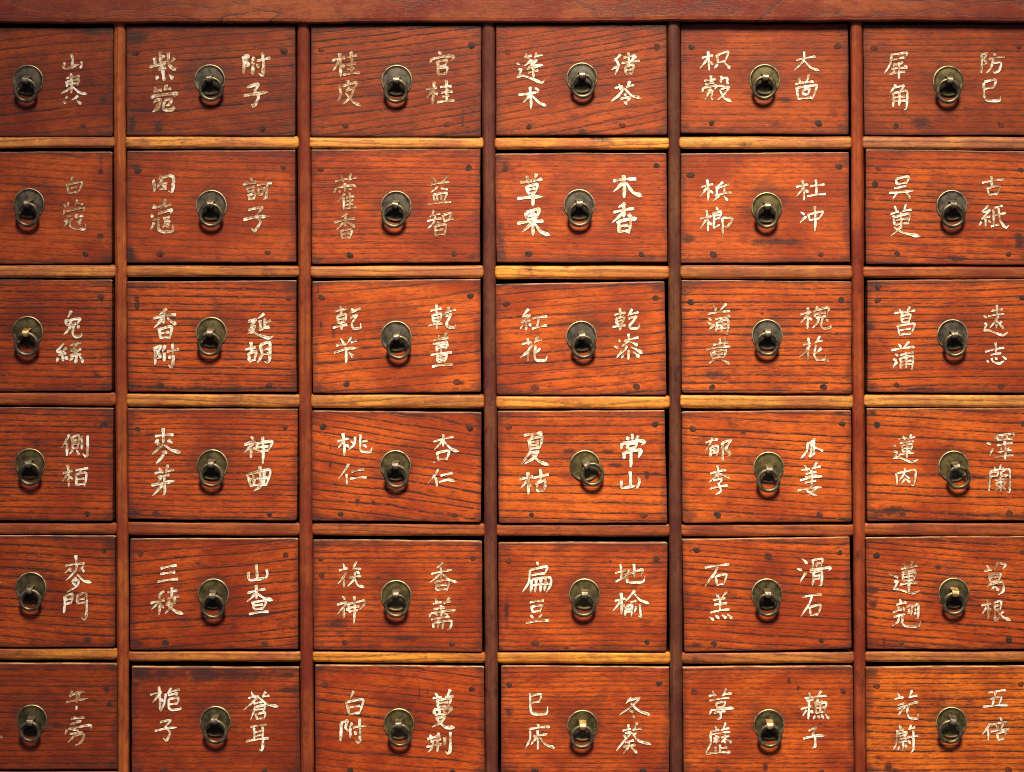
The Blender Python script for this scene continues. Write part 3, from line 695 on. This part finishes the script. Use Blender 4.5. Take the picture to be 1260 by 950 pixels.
T[4, 6] = """478,243 492,272/448,264 507,258/532,233 513,267/510,264 557,250/458,292 547,278/470,305 475,347/470,307 537,297 528,342/475,327 528,320/475,347 528,341/448,367 552,352/500,273 502,397/413,303 437,313/420,345 440,350 425,382/413,387 460,385 530,414 577,396/
433,483 440,562/440,487 550,462 562,475 550,557 528,562/490,453 485,490 453,532/490,495 522,522/488,525 463,557/490,520 527,547|
1063,248 1080,264/1018,290 1047,299/1038,372 1062,323/1085,238 1090,277/1085,242 1192,232 1180,264/1090,272 1185,264/1120,240 1120,268/1150,238 1150,265/1085,307 1187,290/1135,275 1138,397/1103,318 1117,332/1167,313 1153,330/1088,352 1182,335/1073,382 1192,370/
1068,443 1077,472/1112,428 1100,462/1043,472 1132,455/1040,478 1033,602/1040,482 1092,475 1085,507/1045,507 1085,502/1115,470 1115,502 1160,496/1115,472 1167,465 1166,602 1143,597/1073,532 1147,520/1080,545 1085,572/1080,547 1137,540 1130,567/1085,572 1130,566/1108,510 1108,602/1100,575 1073,597/1115,575 1142,592"""
T[5, 1] = """-12,400 4,403|
448,287 582,271/520,213 525,322/490,300 443,337/472,312 492,327/572,288 548,312/560,300 578,332/520,318 448,392/530,345 575,390 632,402/525,365 490,397/500,387 542,390 525,430 458,469/495,402 522,422/
445,495 439,612/445,497 497,480 490,547/450,522 490,513/452,549 490,543/530,490 530,547/530,494 592,478 594,622 580,657 558,640/535,522 585,513/535,547 585,539"""
T[5, 2] = """303,287 407,267/300,324 397,311/283,373 417,355/
328,432 283,460/238,512 332,489/297,450 292,587/290,500 243,552/300,520 322,542/345,442 412,431/375,408 372,472/343,482 422,470/362,488 335,522/382,482 402,497/340,522 392,510 330,580/345,520 400,565 450,580|
918,260 925,352/868,308 880,362 987,346/987,293 992,325 978,362/
863,447 982,420/918,393 922,482/915,450 858,502/928,450 975,480 1027,492/895,500 905,547/895,507 982,495 965,547/905,527 965,520/905,552 965,546/873,582 1000,565"""
T[5, 3] = """273,253 287,297/248,300 307,285/362,238 333,292/333,287 390,290/297,313 238,387/275,355 278,412/313,347 392,335/350,310 345,355 303,402/347,350 370,395 412,408/360,305 382,322/
268,466 287,487/233,522 297,508 238,582/275,540 278,607/293,545 308,560/305,515 313,567/305,517 407,495 412,520 380,552/315,542 380,532/312,567 370,556/345,466 343,642|
922,248 878,282/843,322 977,297/905,275 905,352/900,325 833,377/918,325 960,360 1012,378/870,370 875,427/872,372 957,360 945,432/880,400 945,392/878,427 945,421/
868,478 882,512/853,517 912,504/962,473 933,512/923,512 967,499/858,552 932,540/837,578 830,604/840,577 992,555 970,577/905,523 908,597/868,578 887,592/923,578 952,586/843,617 962,600/900,605 878,637/853,638 858,672/860,637 972,625 965,672 943,684/890,640 885,672/920,635 915,677"""
T[5, 4] = """343,243 352,267/300,297 407,275 395,322/310,332 395,318/300,295 290,380 248,442/310,358 304,442/315,357 427,345 432,395 403,442/340,360 330,442/370,355 365,442/400,350 392,432/310,397 420,386/
298,507 390,494/308,530 315,567/310,534 377,525 365,562/315,569 370,562/300,588 322,607/377,583 353,607/273,640 420,622|
850,317 922,300/885,256 888,362/853,372 917,344/913,332 1022,295 1017,337/920,320 927,382/970,256 972,347/937,290 930,350 945,377 1030,372 1042,333/
848,497 917,482/888,443 890,582/885,500 833,562/895,515 912,532/977,428 913,502/975,450 1010,490 1072,515/948,507 987,496/920,530 913,592/920,532 957,525 955,597/925,552 950,547/925,567 950,562/987,530 973,572/1007,518 1017,597 1000,592"""
T[5, 5] = """248,282 407,261/332,275 310,320 248,402/318,335 325,392/320,337 387,325 370,387/325,394 370,386/
318,448 337,472/392,433 358,472/303,492 382,479/308,522 392,511/283,572 407,550/345,468 345,562/273,596 307,622/316,590 342,612/358,586 387,610/393,583 427,612|
873,223 912,257/843,288 877,299/863,377 907,308/945,228 945,282/945,234 1007,225 1000,272/965,257 1000,251/970,255 970,277/928,298 935,317/925,297 1057,282 1048,302/950,310 944,397/950,314 1002,305 1001,390 983,397/955,337 995,331/955,357 995,351/
878,472 1002,454/942,463 920,520 868,597/925,535 930,587/928,537 997,522 980,582/930,589 980,583"""
T[5, 6] = """483,253 497,292/463,292 517,279/542,238 523,282/520,282 572,269/473,312 562,298/475,320 480,367/478,324 562,312 545,362/480,344 548,336/480,366 545,361/458,392 572,377/512,298 515,442/388,323 447,346/420,373 442,370 425,412/413,415 460,425 540,447 587,428/
458,483 465,517/435,523 502,505/450,530 448,562/413,572 472,550/480,533 485,567/418,602 492,580/455,590 445,630 408,657/475,590 475,640 502,662 580,657 592,628/500,537 537,525 530,592/508,550 522,562/505,577 525,569/545,532 577,518 574,602 553,607/550,548 564,558/548,582 565,571|
1018,263 1037,302/1003,307 1052,295/1092,248 1063,300/1100,253 1142,262 1120,292/1035,325 1040,372/1035,330 1107,320 1095,367/1040,347 1098,340/1042,371 1095,364/1062,373 1018,407/1050,387 1122,375 1127,430 1093,457/1070,400 1043,427/1073,403 1097,432/
983,527 1047,514/1025,488 1028,612/1022,530 983,587/1032,545 1047,557/1070,507 1112,498 1105,557/1075,530 1105,523/1075,557 1105,551/1070,505 1075,622 1102,600/1088,563 1130,605 1174,621/1127,563 1105,582"""
T[6, 1] = """-14,713 20,709|
497,392 476,432/478,432 530,405 582,399/545,393 540,457/453,472 510,460 604,444/525,400 527,472/526,495 524,527/
512,568 520,587/488,587 582,575/545,592 500,630/462,658 446,690/470,657 560,637 626,628 624,652/480,625 560,600/480,690 570,676/500,660 540,667/520,690 465,747/505,702 577,690 560,742 518,767"""
T[6, 2] = """236,394 312,377/290,340 298,492/290,395 248,447/300,420 320,437/372,348 343,387/347,382 427,360/337,385 325,450 303,502/350,397 410,385 395,410/355,422 417,415 410,457/355,420 355,475 375,492 432,485 427,468/360,457 410,450/
298,572 367,557 335,597/330,595 362,640 340,690 318,672/266,627 335,612 407,604|
888,373 902,407/868,417 922,402/982,373 958,407/958,407 1007,399/937,400 838,492/938,410 990,455 1064,470/903,452 962,440/915,465 880,562/915,472 977,462 965,502/915,492 965,485/915,515 925,552/930,517 977,510 970,552/920,552 970,546/
883,602 987,589/905,605 908,682/910,637 960,628/910,662 960,653/853,697 1002,675/962,593 963,720 955,754 938,745"""
T[6, 3] = """342,368 318,417/293,440 310,517/300,442 402,425 380,512/315,477 385,466/310,522 380,511/
258,577 302,562 290,605 312,632/260,580 256,692/332,573 313,612/320,610 320,672/338,607 420,594/380,548 384,670 372,702 353,685/345,630 360,652|
868,383 887,412/853,417 912,410/967,358 943,407/933,407 987,405/880,425 885,472/882,430 967,418 955,467/885,450 955,442/885,474 955,466/858,490 865,522/860,492 972,480 950,517/895,488 897,520/925,485 925,517/868,524 950,516/870,547 932,535 900,575 848,602/875,547 930,602 997,605/
833,650 847,682/818,682 902,659/892,638 878,677/838,697 907,679/813,732 912,714/855,695 850,735 823,764/885,690 882,762/930,668 930,722/967,633 966,750 950,774 933,755"""
T[6, 4] = """300,383 303,480 320,517 405,516 414,468/305,402 372,390 360,442/310,447 360,438/
343,583 362,602/293,617 427,601/300,620 300,680 270,742/323,664 412,649/348,623 350,747/345,665 303,717/360,665 400,715 462,738|
952,408 918,452/940,432 1007,415 960,465 873,527/950,447 1000,495 1077,525/943,493 967,507/958,523 977,542/
935,583 935,617/898,627 952,614/992,573 973,617/963,622 1022,614/913,642 952,640 910,690 856,757/903,653 922,672/960,640 1000,690 1082,715/987,638 963,657/913,702 972,689/903,732 982,719/940,695 935,730 903,772/950,730 992,772"""
T[6, 5] = """298,368 312,407/273,402 322,394/387,353 363,402/358,397 422,384/278,432 407,414/320,445 325,477/320,449 377,440 370,472/325,477 370,471/290,490 278,522/285,494 422,480 437,490/308,512 382,499/350,505 350,542 323,554/
313,593 327,627/283,637 342,620/382,573 363,622/353,622 407,609/278,652 412,634/285,650 285,710 253,772/303,677 342,668/322,655 322,707/320,680 303,702/325,680 342,697/353,670 407,660/378,650 378,707/375,680 353,702/385,680 422,705/345,715 345,772/345,742 392,734/315,730 318,767/258,777 412,764|
918,378 932,407/1002,368 968,407/893,417 1037,401/903,432 952,424/868,487 942,469/920,430 915,552/905,490 878,532/930,495 947,512/982,423 953,452/965,447 1010,436/960,455 965,512/960,460 1032,445 1020,507/965,482 1025,475/992,450 992,512/965,512 1020,506/960,528 948,552/980,525 987,547/1000,520 1014,547/1025,518 1050,551/
918,627 967,605 940,652/940,650 964,661/883,677 960,660 1032,658/960,655 962,722 943,739"""
T[6, 6] = """443,383 462,417/423,422 482,410/537,363 518,407/513,412 572,399/445,462 487,450/438,487 577,440/490,468 443,527/520,455 505,500 520,542 572,546 577,513/
453,588 466,622/433,632 482,618/530,588 518,617/513,617 557,604/435,647 502,635 495,657/440,662 500,655/440,645 435,710 416,747/455,682 500,672/450,702 507,690/478,695 475,757/460,720 443,752/490,715 502,737/503,672 577,659/545,623 546,740 528,767/513,688 527,712|
1028,382 1142,364/1077,373 1055,462/1040,422 1112,408 1097,462/993,472 1157,461/
1042,578 988,652/1025,615 1028,687/1103,538 1117,562/1048,587 1157,570/1080,588 1092,617/1127,578 1110,615/1043,632 1167,617/1085,640 1090,682/1087,644 1142,632 1130,682/1090,687 1130,679"""
# ------------------------------------------------------------------ builders
def spline(pts, step):
    """Catmull-Rom through pts, resampled to about step."""
    if len(pts) == 2:
        a, b = pts
        n = max(3, int((b - a).length / step) + 1)
        # a slight natural bow
        nrm = Vector((-(b - a).y, (b - a).x)) * 0.025
        return [a.lerp(b, i / n) + nrm * math.sin(math.pi * i / n) for i in range(n + 1)]
    p = [pts[0] * 2 - pts[1]] + pts + [pts[-1] * 2 - pts[-2]]
    out = []
    for i in range(1, len(p) - 2):
        n = max(2, int((p[i + 1] - p[i]).length / step) + 1)
        for j in range(n):
            t = j / n
            m0 = (p[i + 1] - p[i - 1]) * 0.36
            m1 = (p[i + 2] - p[i]) * 0.36
            out.append((2 * t ** 3 - 3 * t * t + 1) * p[i] + (t ** 3 - 2 * t * t + t) * m0 +
                       (-2 * t ** 3 + 3 * t * t) * p[i + 1] + (t ** 3 - t * t) * m1)
    out.append(p[-2].copy())
    return out


def brush(pts, hw, rng):
    """pts: 2D (x right, z up) in metres -> centre line and half widths of a brush stroke"""
    a, b = pts[0], pts[-1]
    d = b - a
    last = pts[-1] - pts[-2]
    length = sum((pts[i + 1] - pts[i]).length for i in range(len(pts) - 1))
    hor = abs(d.y) < 0.5 * abs(d.x) and d.x > 0
    key = [(0.0, 1.0), (0.5, 0.85), (1.0, 0.9)]
    if len(pts) == 2 or length < 0.009:
        if length < 0.0052:                                   # dot
            key = [(0, 0.55), (0.55, 1.15), (1, 0.75)] if d.x > 0 else [(0, 1.1), (0.4, 1.0), (1, 0.42)]
        elif hor:
            key = [(0, 1.0), (0.18, 0.78), (0.55, 0.58), (0.82, 0.95), (1.0, 1.12)]
        elif d.x < 0 and abs(d.x) > 0.3 * abs(d.y):            # falling to the left
            key = [(0, 1.2), (0.3, 1.0), (0.75, 0.62), (1.0, 0.22)]
        elif d.x > 0 and abs(d.x) > 0.3 * abs(d.y):            # falling to the right
            key = [(0, 0.45), (0.5, 0.85), (0.8, 1.35), (1.0, 0.45)]
        else:
            key = [(0, 1.25), (0.3, 0.95), (0.75, 1.0), (1.0, 0.7)]
    else:
        if last.y > 0 or (last.x < 0 and last.length < 0.35 * length):    # ends in a hook
            key = [(0, 1.0), (0.35, 0.85), (0.75, 1.1), (1.0, 0.35)]
        elif last.x < 0:
            key = [(0, 0.95), (0.4, 0.95), (0.75, 0.85), (1.0, 0.42)]
        elif abs(last.y) < 0.7 * abs(last.x):
            key = [(0, 0.7), (0.5, 0.9), (0.84, 1.35), (1.0, 0.4)]
        else:
            key = [(0, 0.9), (0.5, 0.9), (1.0, 0.85)]
    line = spline(pts, 0.00055)
    n = len(line)
    cum = [0.0]
    for i in range(1, n):
        cum.append(cum[-1] + (line[i] - line[i - 1]).length)
    tot = max(cum[-1], 1e-6)
    ws = []
    ph = rng.uniform(0, 9)
    boost = rng.uniform(0.90, 1.10)
    for i in range(n):
        t = cum[i] / tot
        w = key[-1][1]
        for (t0, w0), (t1, w1) in zip(key, key[1:]):
            if t <= t1:
                f = (t - t0) / (t1 - t0)
                f = f * f * (3 - 2 * f)
                w = w0 + (w1 - w0) * f
                break
        w *= boost * (1 + 0.10 * math.sin(t * 9 + ph) + rng.uniform(-0.05, 0.05))
        ws.append(w * hw)
    # rounded ends
    for i in range(n):
        for e, r in ((cum[i], ws[i]), (tot - cum[i], ws[i])):
            q = min(1.0, (e + 0.12 * r) / (0.85 * r))
            ws[i] *= math.sqrt(max(0.03, 1 - (1 - q) ** 2))
    return line, ws


def stroke_mesh(verts, faces, line, ws, y0, h):
    """a ridge-edged ribbon of paint lying on the drawer front (y0), shallow in the middle like a cut letter"""
    n = len(line)
    base = len(verts)
    prof = ((-1.36, 0.0), (-1.0, 0.25), (-0.78, 1.0), (-0.05, 0.15), (0.70, 0.85), (1.0, 0.22), (1.36, 0.0))
    for i in range(n):
        a = line[max(0, i - 1)]
        b = line[min(n - 1, i + 1)]
        t = (b - a)
        t = t.normalized() if t.length > 1e-9 else Vector((1, 0))
        nr = Vector((-t.y, t.x))
        for u, q in prof:
            p = line[i] + nr * (u * ws[i])
            verts.append(Vector((p.x, y0 - 0.00004 - h * q * min(1, ws[i] / 0.0006), p.y)))
    m = len(prof)
    for i in range(n - 1):
        for j in range(m - 1):
            a = base + i * m + j
            faces.append((a, a + 1, a + m + 1, a + m))
    for e in (0, n - 1):
        faces.append(tuple(base + e * m + j for j in range(m)))


def round_outline(q, rad, n_edge, rng, wob):
    """q: four 2D corners in order; rounded corners with radii rad, edges subdivided and slightly uneven"""
    out = []
    for i in range(4):
        p, a, b = q[i], q[i - 1], q[(i + 1) % 4]
        da, db = (a - p).normalized(), (b - p).normalized()
        r = rad[i]
        s, e = p + da * r, p + db * r
        for j in range(5):
            t = j / 4
            out.append(s * (1 - t) ** 2 + p * 2 * t * (1 - t) + e * t * t)
        nxt = q[(i + 1) % 4]
        e2 = nxt + (p - nxt).normalized() * rad[(i + 1) % 4]
        nrm = Vector((-db.y, db.x))
        w1, w2 = rng.uniform(0, 6), rng.uniform(-1, 1)
        for j in range(1, n_edge):
            t = j / n_edge
            k = math.sin(math.pi * t)
            out.append(e.lerp(e2, t) + nrm * (wob * k * (w2 * 0.8 + 0.5 * math.sin(t * 11 + w1) + rng.uniform(-0.35, 0.35))))
    return out


def lathe(profile, n=40):
    verts, faces = [], []
    for i in range(n):
        a = 2 * math.pi * i / n
        for r, y in profile:
            verts.append(Vector((r * math.cos(a), y, r * math.sin(a))))
    m = len(profile)
    for i in range(n):
        k = (i + 1) % n
        for j in range(m - 1):
            faces.append((i * m + j, i * m + j + 1, k * m + j + 1, k * m + j))
    faces.append(tuple(i * m + m - 1 for i in range(n)))
    faces.append(tuple(i * m for i in range(n)))
    return verts, faces


def torus(R, r, nr=44, nt=14, rng=None):
    verts, faces = [], []
    ph = rng.uniform(0, 6) if rng else 0
    for i in range(nr):
        a = 2 * math.pi * i / nr
        RR = R * (1 + 0.012 * math.sin(2 * a + ph))
        rr = r * (1 + 0.07 * math.sin(3 * a + ph))
        for j in range(nt):
            b = 2 * math.pi * j / nt
            verts.append(Vector(((RR + rr * math.cos(b)) * math.cos(a), rr * math.sin(b), (RR + rr * math.cos(b)) * math.sin(a))))
    for i in range(nr):
        for j in range(nt):
            faces.append((i * nt + j, i * nt + (j + 1) % nt, ((i + 1) % nr) * nt + (j + 1) % nt, ((i + 1) % nr) * nt + j))
    return verts, faces


WORN = {(1, 2): .08, (1, 3): .06, (2, 1): .08, (2, 2): .08, (2, 3): .06, (3, 3): .05, (3, 5): .08, (4, 6): .03, (5, 6): .07, (5, 3): .04, (1, 6): .03}
ROWN = {1: "top row", 2: "second row", 3: "third row", 4: "fourth row", 5: "fifth row", 6: "bottom row"}
COLN = {1: "leftmost", 2: "second from left", 3: "third from left", 4: "fourth from left", 5: "second from right", 6: "rightmost"}


def build_drawer(r, c):
    d = D[r, c]
    rng = random.Random(r * 100 + c * 7)
    y0 = d['depth'] - 0.0012
    quad = [wpt(*photo(r, c, *q), y0) for q in d['quad']]
    cen = sum(quad, Vector()) / 4
    root = empty("drawer", (cen.x, 0, cen.z))
    left, right = NAMES[r, c]
    if left:
        root["label"] = "red drawer lettered %s and %s in cream, %s in the %s" % (left, right, COLN[c], ROWN[r])
    else:
        root["label"] = "red drawer cut by the left photo edge, lettered %s in cream, in the %s" % (right, ROWN[r])
    root["category"] = "drawer"
    root["group"] = "lettered drawers of the medicine cabinet"
    o3 = Vector(root.location)

    def loc(x, y, dy=0.0):
        return wpt(*photo(r, c, x, y), y0 + dy) - o3

    q2 = [Vector((v.x - o3.x, v.z - o3.z)) for v in quad]
    hx = (q2[1].x - q2[0].x) / 2
    hz = (q2[0].y - q2[3].y) / 2
    pl = loc(*d['plate'])
    px2m = S / (5.5875 if c == 1 else 5.25)
    st = []
    for (sx, sy, rx, rz) in d['stains']:
        v = loc(sx, sy)
        st.append((v.x, v.z, rx * px2m, rz * px2m))
    t, h = d['tint'], d['hue']  # tint: drawer's own tone; top row also has the weaker light painted in
    base = (RED[0] * t * (1 + 0.25 * h), RED[1] * t * (1 + 0.9 * h), RED[2] * t * (1 + 0.5 * h))
    mat = wood("drawer_wood_%d_%d" % (r, c), base, DARK, ang=d['ang'], spacing=d['spacing'] * 0.82, line=d['line'] * 1.55 - 0.28, pore=0.55,
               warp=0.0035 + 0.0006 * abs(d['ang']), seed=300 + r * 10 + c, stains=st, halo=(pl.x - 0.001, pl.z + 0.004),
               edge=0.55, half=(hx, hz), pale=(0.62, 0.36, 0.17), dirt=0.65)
    # front panel
    rad = [rng.uniform(0.0008, 0.0028) for _ in range(4)]
    out = round_outline(q2, rad, 26, rng, 0.00035)
    n = len(out)
    ctr = sum(out, Vector((0, 0))) / n
    bev = 0.0009

    def inset(p, k):
        v = ctr - p
        return p + Vector((math.copysign(min(k, abs(v.x)), v.x) * (1 if abs(v.x) > 0.9 * hx else 0.0),
                           math.copysign(min(k, abs(v.y)), v.y) * (1 if abs(v.y) > 0.9 * hz else 0.0)))
    verts, faces = [], []
    loops = [(0.014, 0.0), (0.0010, 0.0), (0.00028, 0.00026), (0.0, 0.0011)]
    for yy, ins in loops:
        for p in out:
            e = inset(p, ins)
            verts.append(Vector((e.x, y0 + yy, e.y)))
    for k in range(len(loops) - 1):
        for i in range(n):
            j = (i + 1) % n
            faces.append((k * n + i, k * n + j, (k + 1) * n + j, (k + 1) * n + i))
    faces.append(tuple((len(loops) - 1) * n + i for i in range(n)))
    faces.append(tuple(range(n)))
    mesh_obj("front_panel", verts, faces, mat, root)
    # the box behind the front
    v2, f2 = [], []
    x0, x1 = -hx + 0.002, hx - 0.002
    z0, z1 = -hz + 0.003, hz - 0.004
    ya, yb = y0 + 0.0145, 0.285
    w = 0.008
    box(v2, f2, (x0, ya, z0 + w + 0.0005), (x0 + w, yb, z1))
    box(v2, f2, (x1 - w, ya, z0 + w + 0.0005), (x1, yb, z1))
    box(v2, f2, (x0 + w + 0.0005, yb - w, z0 + w + 0.0005), (x1 - w - 0.0005, yb, z1))
    box(v2, f2, (x0, ya, z0), (x1, yb, z0 + w))
    mesh_obj("drawer_box", v2, f2, M_BOX, root)
    # inscriptions
    cols = T[r, c].split("|")
    worn_c = (0.23, 0.105, 0.042)
    pm = paint("cream_paint_%d_%d" % (r, c), (0.80, 0.80, 0.74), worn_c, d['worn'] + 0.085 + WORN.get((r, c), 0.0), r * 6 + c)
    for text in cols:
        strokes = [s for s in text.replace("\n", "").split("/") if s.strip()]
        if not strokes:
            continue
        verts, faces = [], []
        for s in strokes:
            pts = []
            for tok in s.split():
                x, y = tok.split(",")
                v = loc(float(x), float(y))
                pts.append(Vector((v.x, v.z)))
            line, ws = brush(pts, d['lw'] * 0.63 * px2m * (5.5875 / 5.25 if c == 1 else 1.0), rng)
            stroke_mesh(verts, faces, line, ws, y0 - rng.uniform(0, 0.00006), rng.uniform(0.00026, 0.00036))
        ins = mesh_obj("inscription", verts, faces, pm, root)
        ins.data.materials.append(M_EDGE_SHADE)
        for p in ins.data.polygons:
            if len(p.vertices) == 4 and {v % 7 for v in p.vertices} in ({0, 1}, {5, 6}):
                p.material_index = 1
    # nails
    for (x, y) in d['nails']:
        v = loc(x, y)
        nv, nf = [], []
        R = rng.uniform(0.0024, 0.0034)
        a1, a2 = rng.uniform(0, 6), rng.uniform(0, 6)
        m = 11
        for k, (rr, yy) in enumerate(((1.0, 0.0), (0.92, -0.00025), (0.55, -0.00042 * rng.uniform(0.6, 1.3)))):
            for i in range(m):
                a = 2 * math.pi * i / m
                q = R * rr * (1 + 0.11 * math.sin(2 * a + a1) + 0.08 * math.sin(3 * a + a2) + 0.05 * math.sin(5 * a + a1)) 
                nv.append(Vector((q * math.cos(a) * 1.06, yy - 0.00002, q * math.sin(a) * 0.94)))
        for k in range(2):
            for i in range(m):
                j = (i + 1) % m
                nf.append((k * m + i, k * m + j, (k + 1) * m + j, (k + 1) * m + i))
        nf.append(tuple(2 * m + i for i in range(m)))
        mesh_obj("nail", nv, nf, rng.choice(M_NAILS), root, loc=(v.x, y0, v.z))
    # handle: backplate with a staple and a hanging ring
    R = d['pr'] * px2m * (1.0 if c > 1 else 1.0)
    prof = [(R, 0.0), (R, -0.0011), (0.988 * R, -0.00142), (0.94 * R, -0.00172), (0.925 * R, -0.00165), (0.905 * R, -0.00130),
            (0.75 * R, -0.00150), (0.5 * R, -0.00180), (0.25 * R, -0.00195), (0.06 * R, -0.0020)]
    hv, hf = lathe(prof, 56)
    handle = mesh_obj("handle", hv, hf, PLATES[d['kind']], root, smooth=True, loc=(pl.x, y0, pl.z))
    tilt = math.radians(rng.uniform(5, 9))
    ring_y = -0.0076
    rx, ry, rr = d['ring']
    rc = wpt(*photo(r, c, rx, ry), y0 + ring_y) - o3 - Vector((pl.x, y0, pl.z))
    minor = 0.00185
    major = rr * px2m - minor
    up = Vector((-rc.x, 0, -rc.z))
    up = up + Vector((0, 0, 0.004))
    up.normalize()
    tv, tf = torus(major, minor, rng=rng)
    axis = up.cross(Vector((0, 1, 0)))
    rot = Matrix.Rotation(tilt if True else 0, 3, Vector((1, 0, 0)))
    ring = mesh_obj("ring", [rot @ v for v in tv], tf, M_RING, handle, smooth=True, loc=rc)
    # staple: a folded strap from the plate over the top of the ring
    top = rc + rot @ (up * major)
    ang = math.atan2(up.x, up.z)
    path = []
    g = 0.0022
    Y = top.y
    path.append((-0.0012, 0.0048))
    path.append((Y * 0.45, 0.0040))
    for k in range(9):
        a = math.radians(100 + k * 200 / 8)
        path.append((Y + g * 1.08 * math.cos(a), g * 1.25 * math.sin(a)))
    path.append((Y * 0.60, -0.0029))
    path.append((-0.0012, -0.0034))
    sv, sf = [], []
    th = 0.00042
    npth = len(path)
    for i, (yy, zz) in enumerate(path):
        f = i / (npth - 1)
        hw = (0.0037 - 0.0016 * f) if f < 0.45 else max(0.0017, 0.0030 - 0.0030 * (f - 0.45))
        a = Vector(path[max(0, i - 1)])
        b = Vector(path[min(npth - 1, i + 1)])
        t = (b - a).normalized()
        nr = Vector((-t.y, t.x))
        if nr.dot(Vector((yy - Y, zz))) < 0:
            nr = -nr
        for sx, k in ((-hw, 0), (-hw * 0.8, th), (hw * 0.8, th), (hw, 0), (hw, -th), (-hw, -th)):
            sv.append(Vector((sx, yy + nr.x * k, zz + nr.y * k)))
    for i in range(npth - 1):
        for j in range(6):
            a, b = i * 6 + j, i * 6 + (j + 1) % 6
            sf.append((a, b, b + 6, a + 6))
    sf.append(tuple(range(6)))
    sf.append(tuple((npth - 1) * 6 + j for j in range(6)))
    rs = Matrix.Rotation(ang, 3, Vector((0, 1, 0)))
    mesh_obj("staple", [rs @ v for v in sv], sf, M_STAPLE_BRIGHT if (r, c) in BRIGHT else M_STAPLE, handle, loc=(top.x, 0, top.z))


for r in range(1, 7):
    for c in range(1, 7):
        build_drawer(r, c)
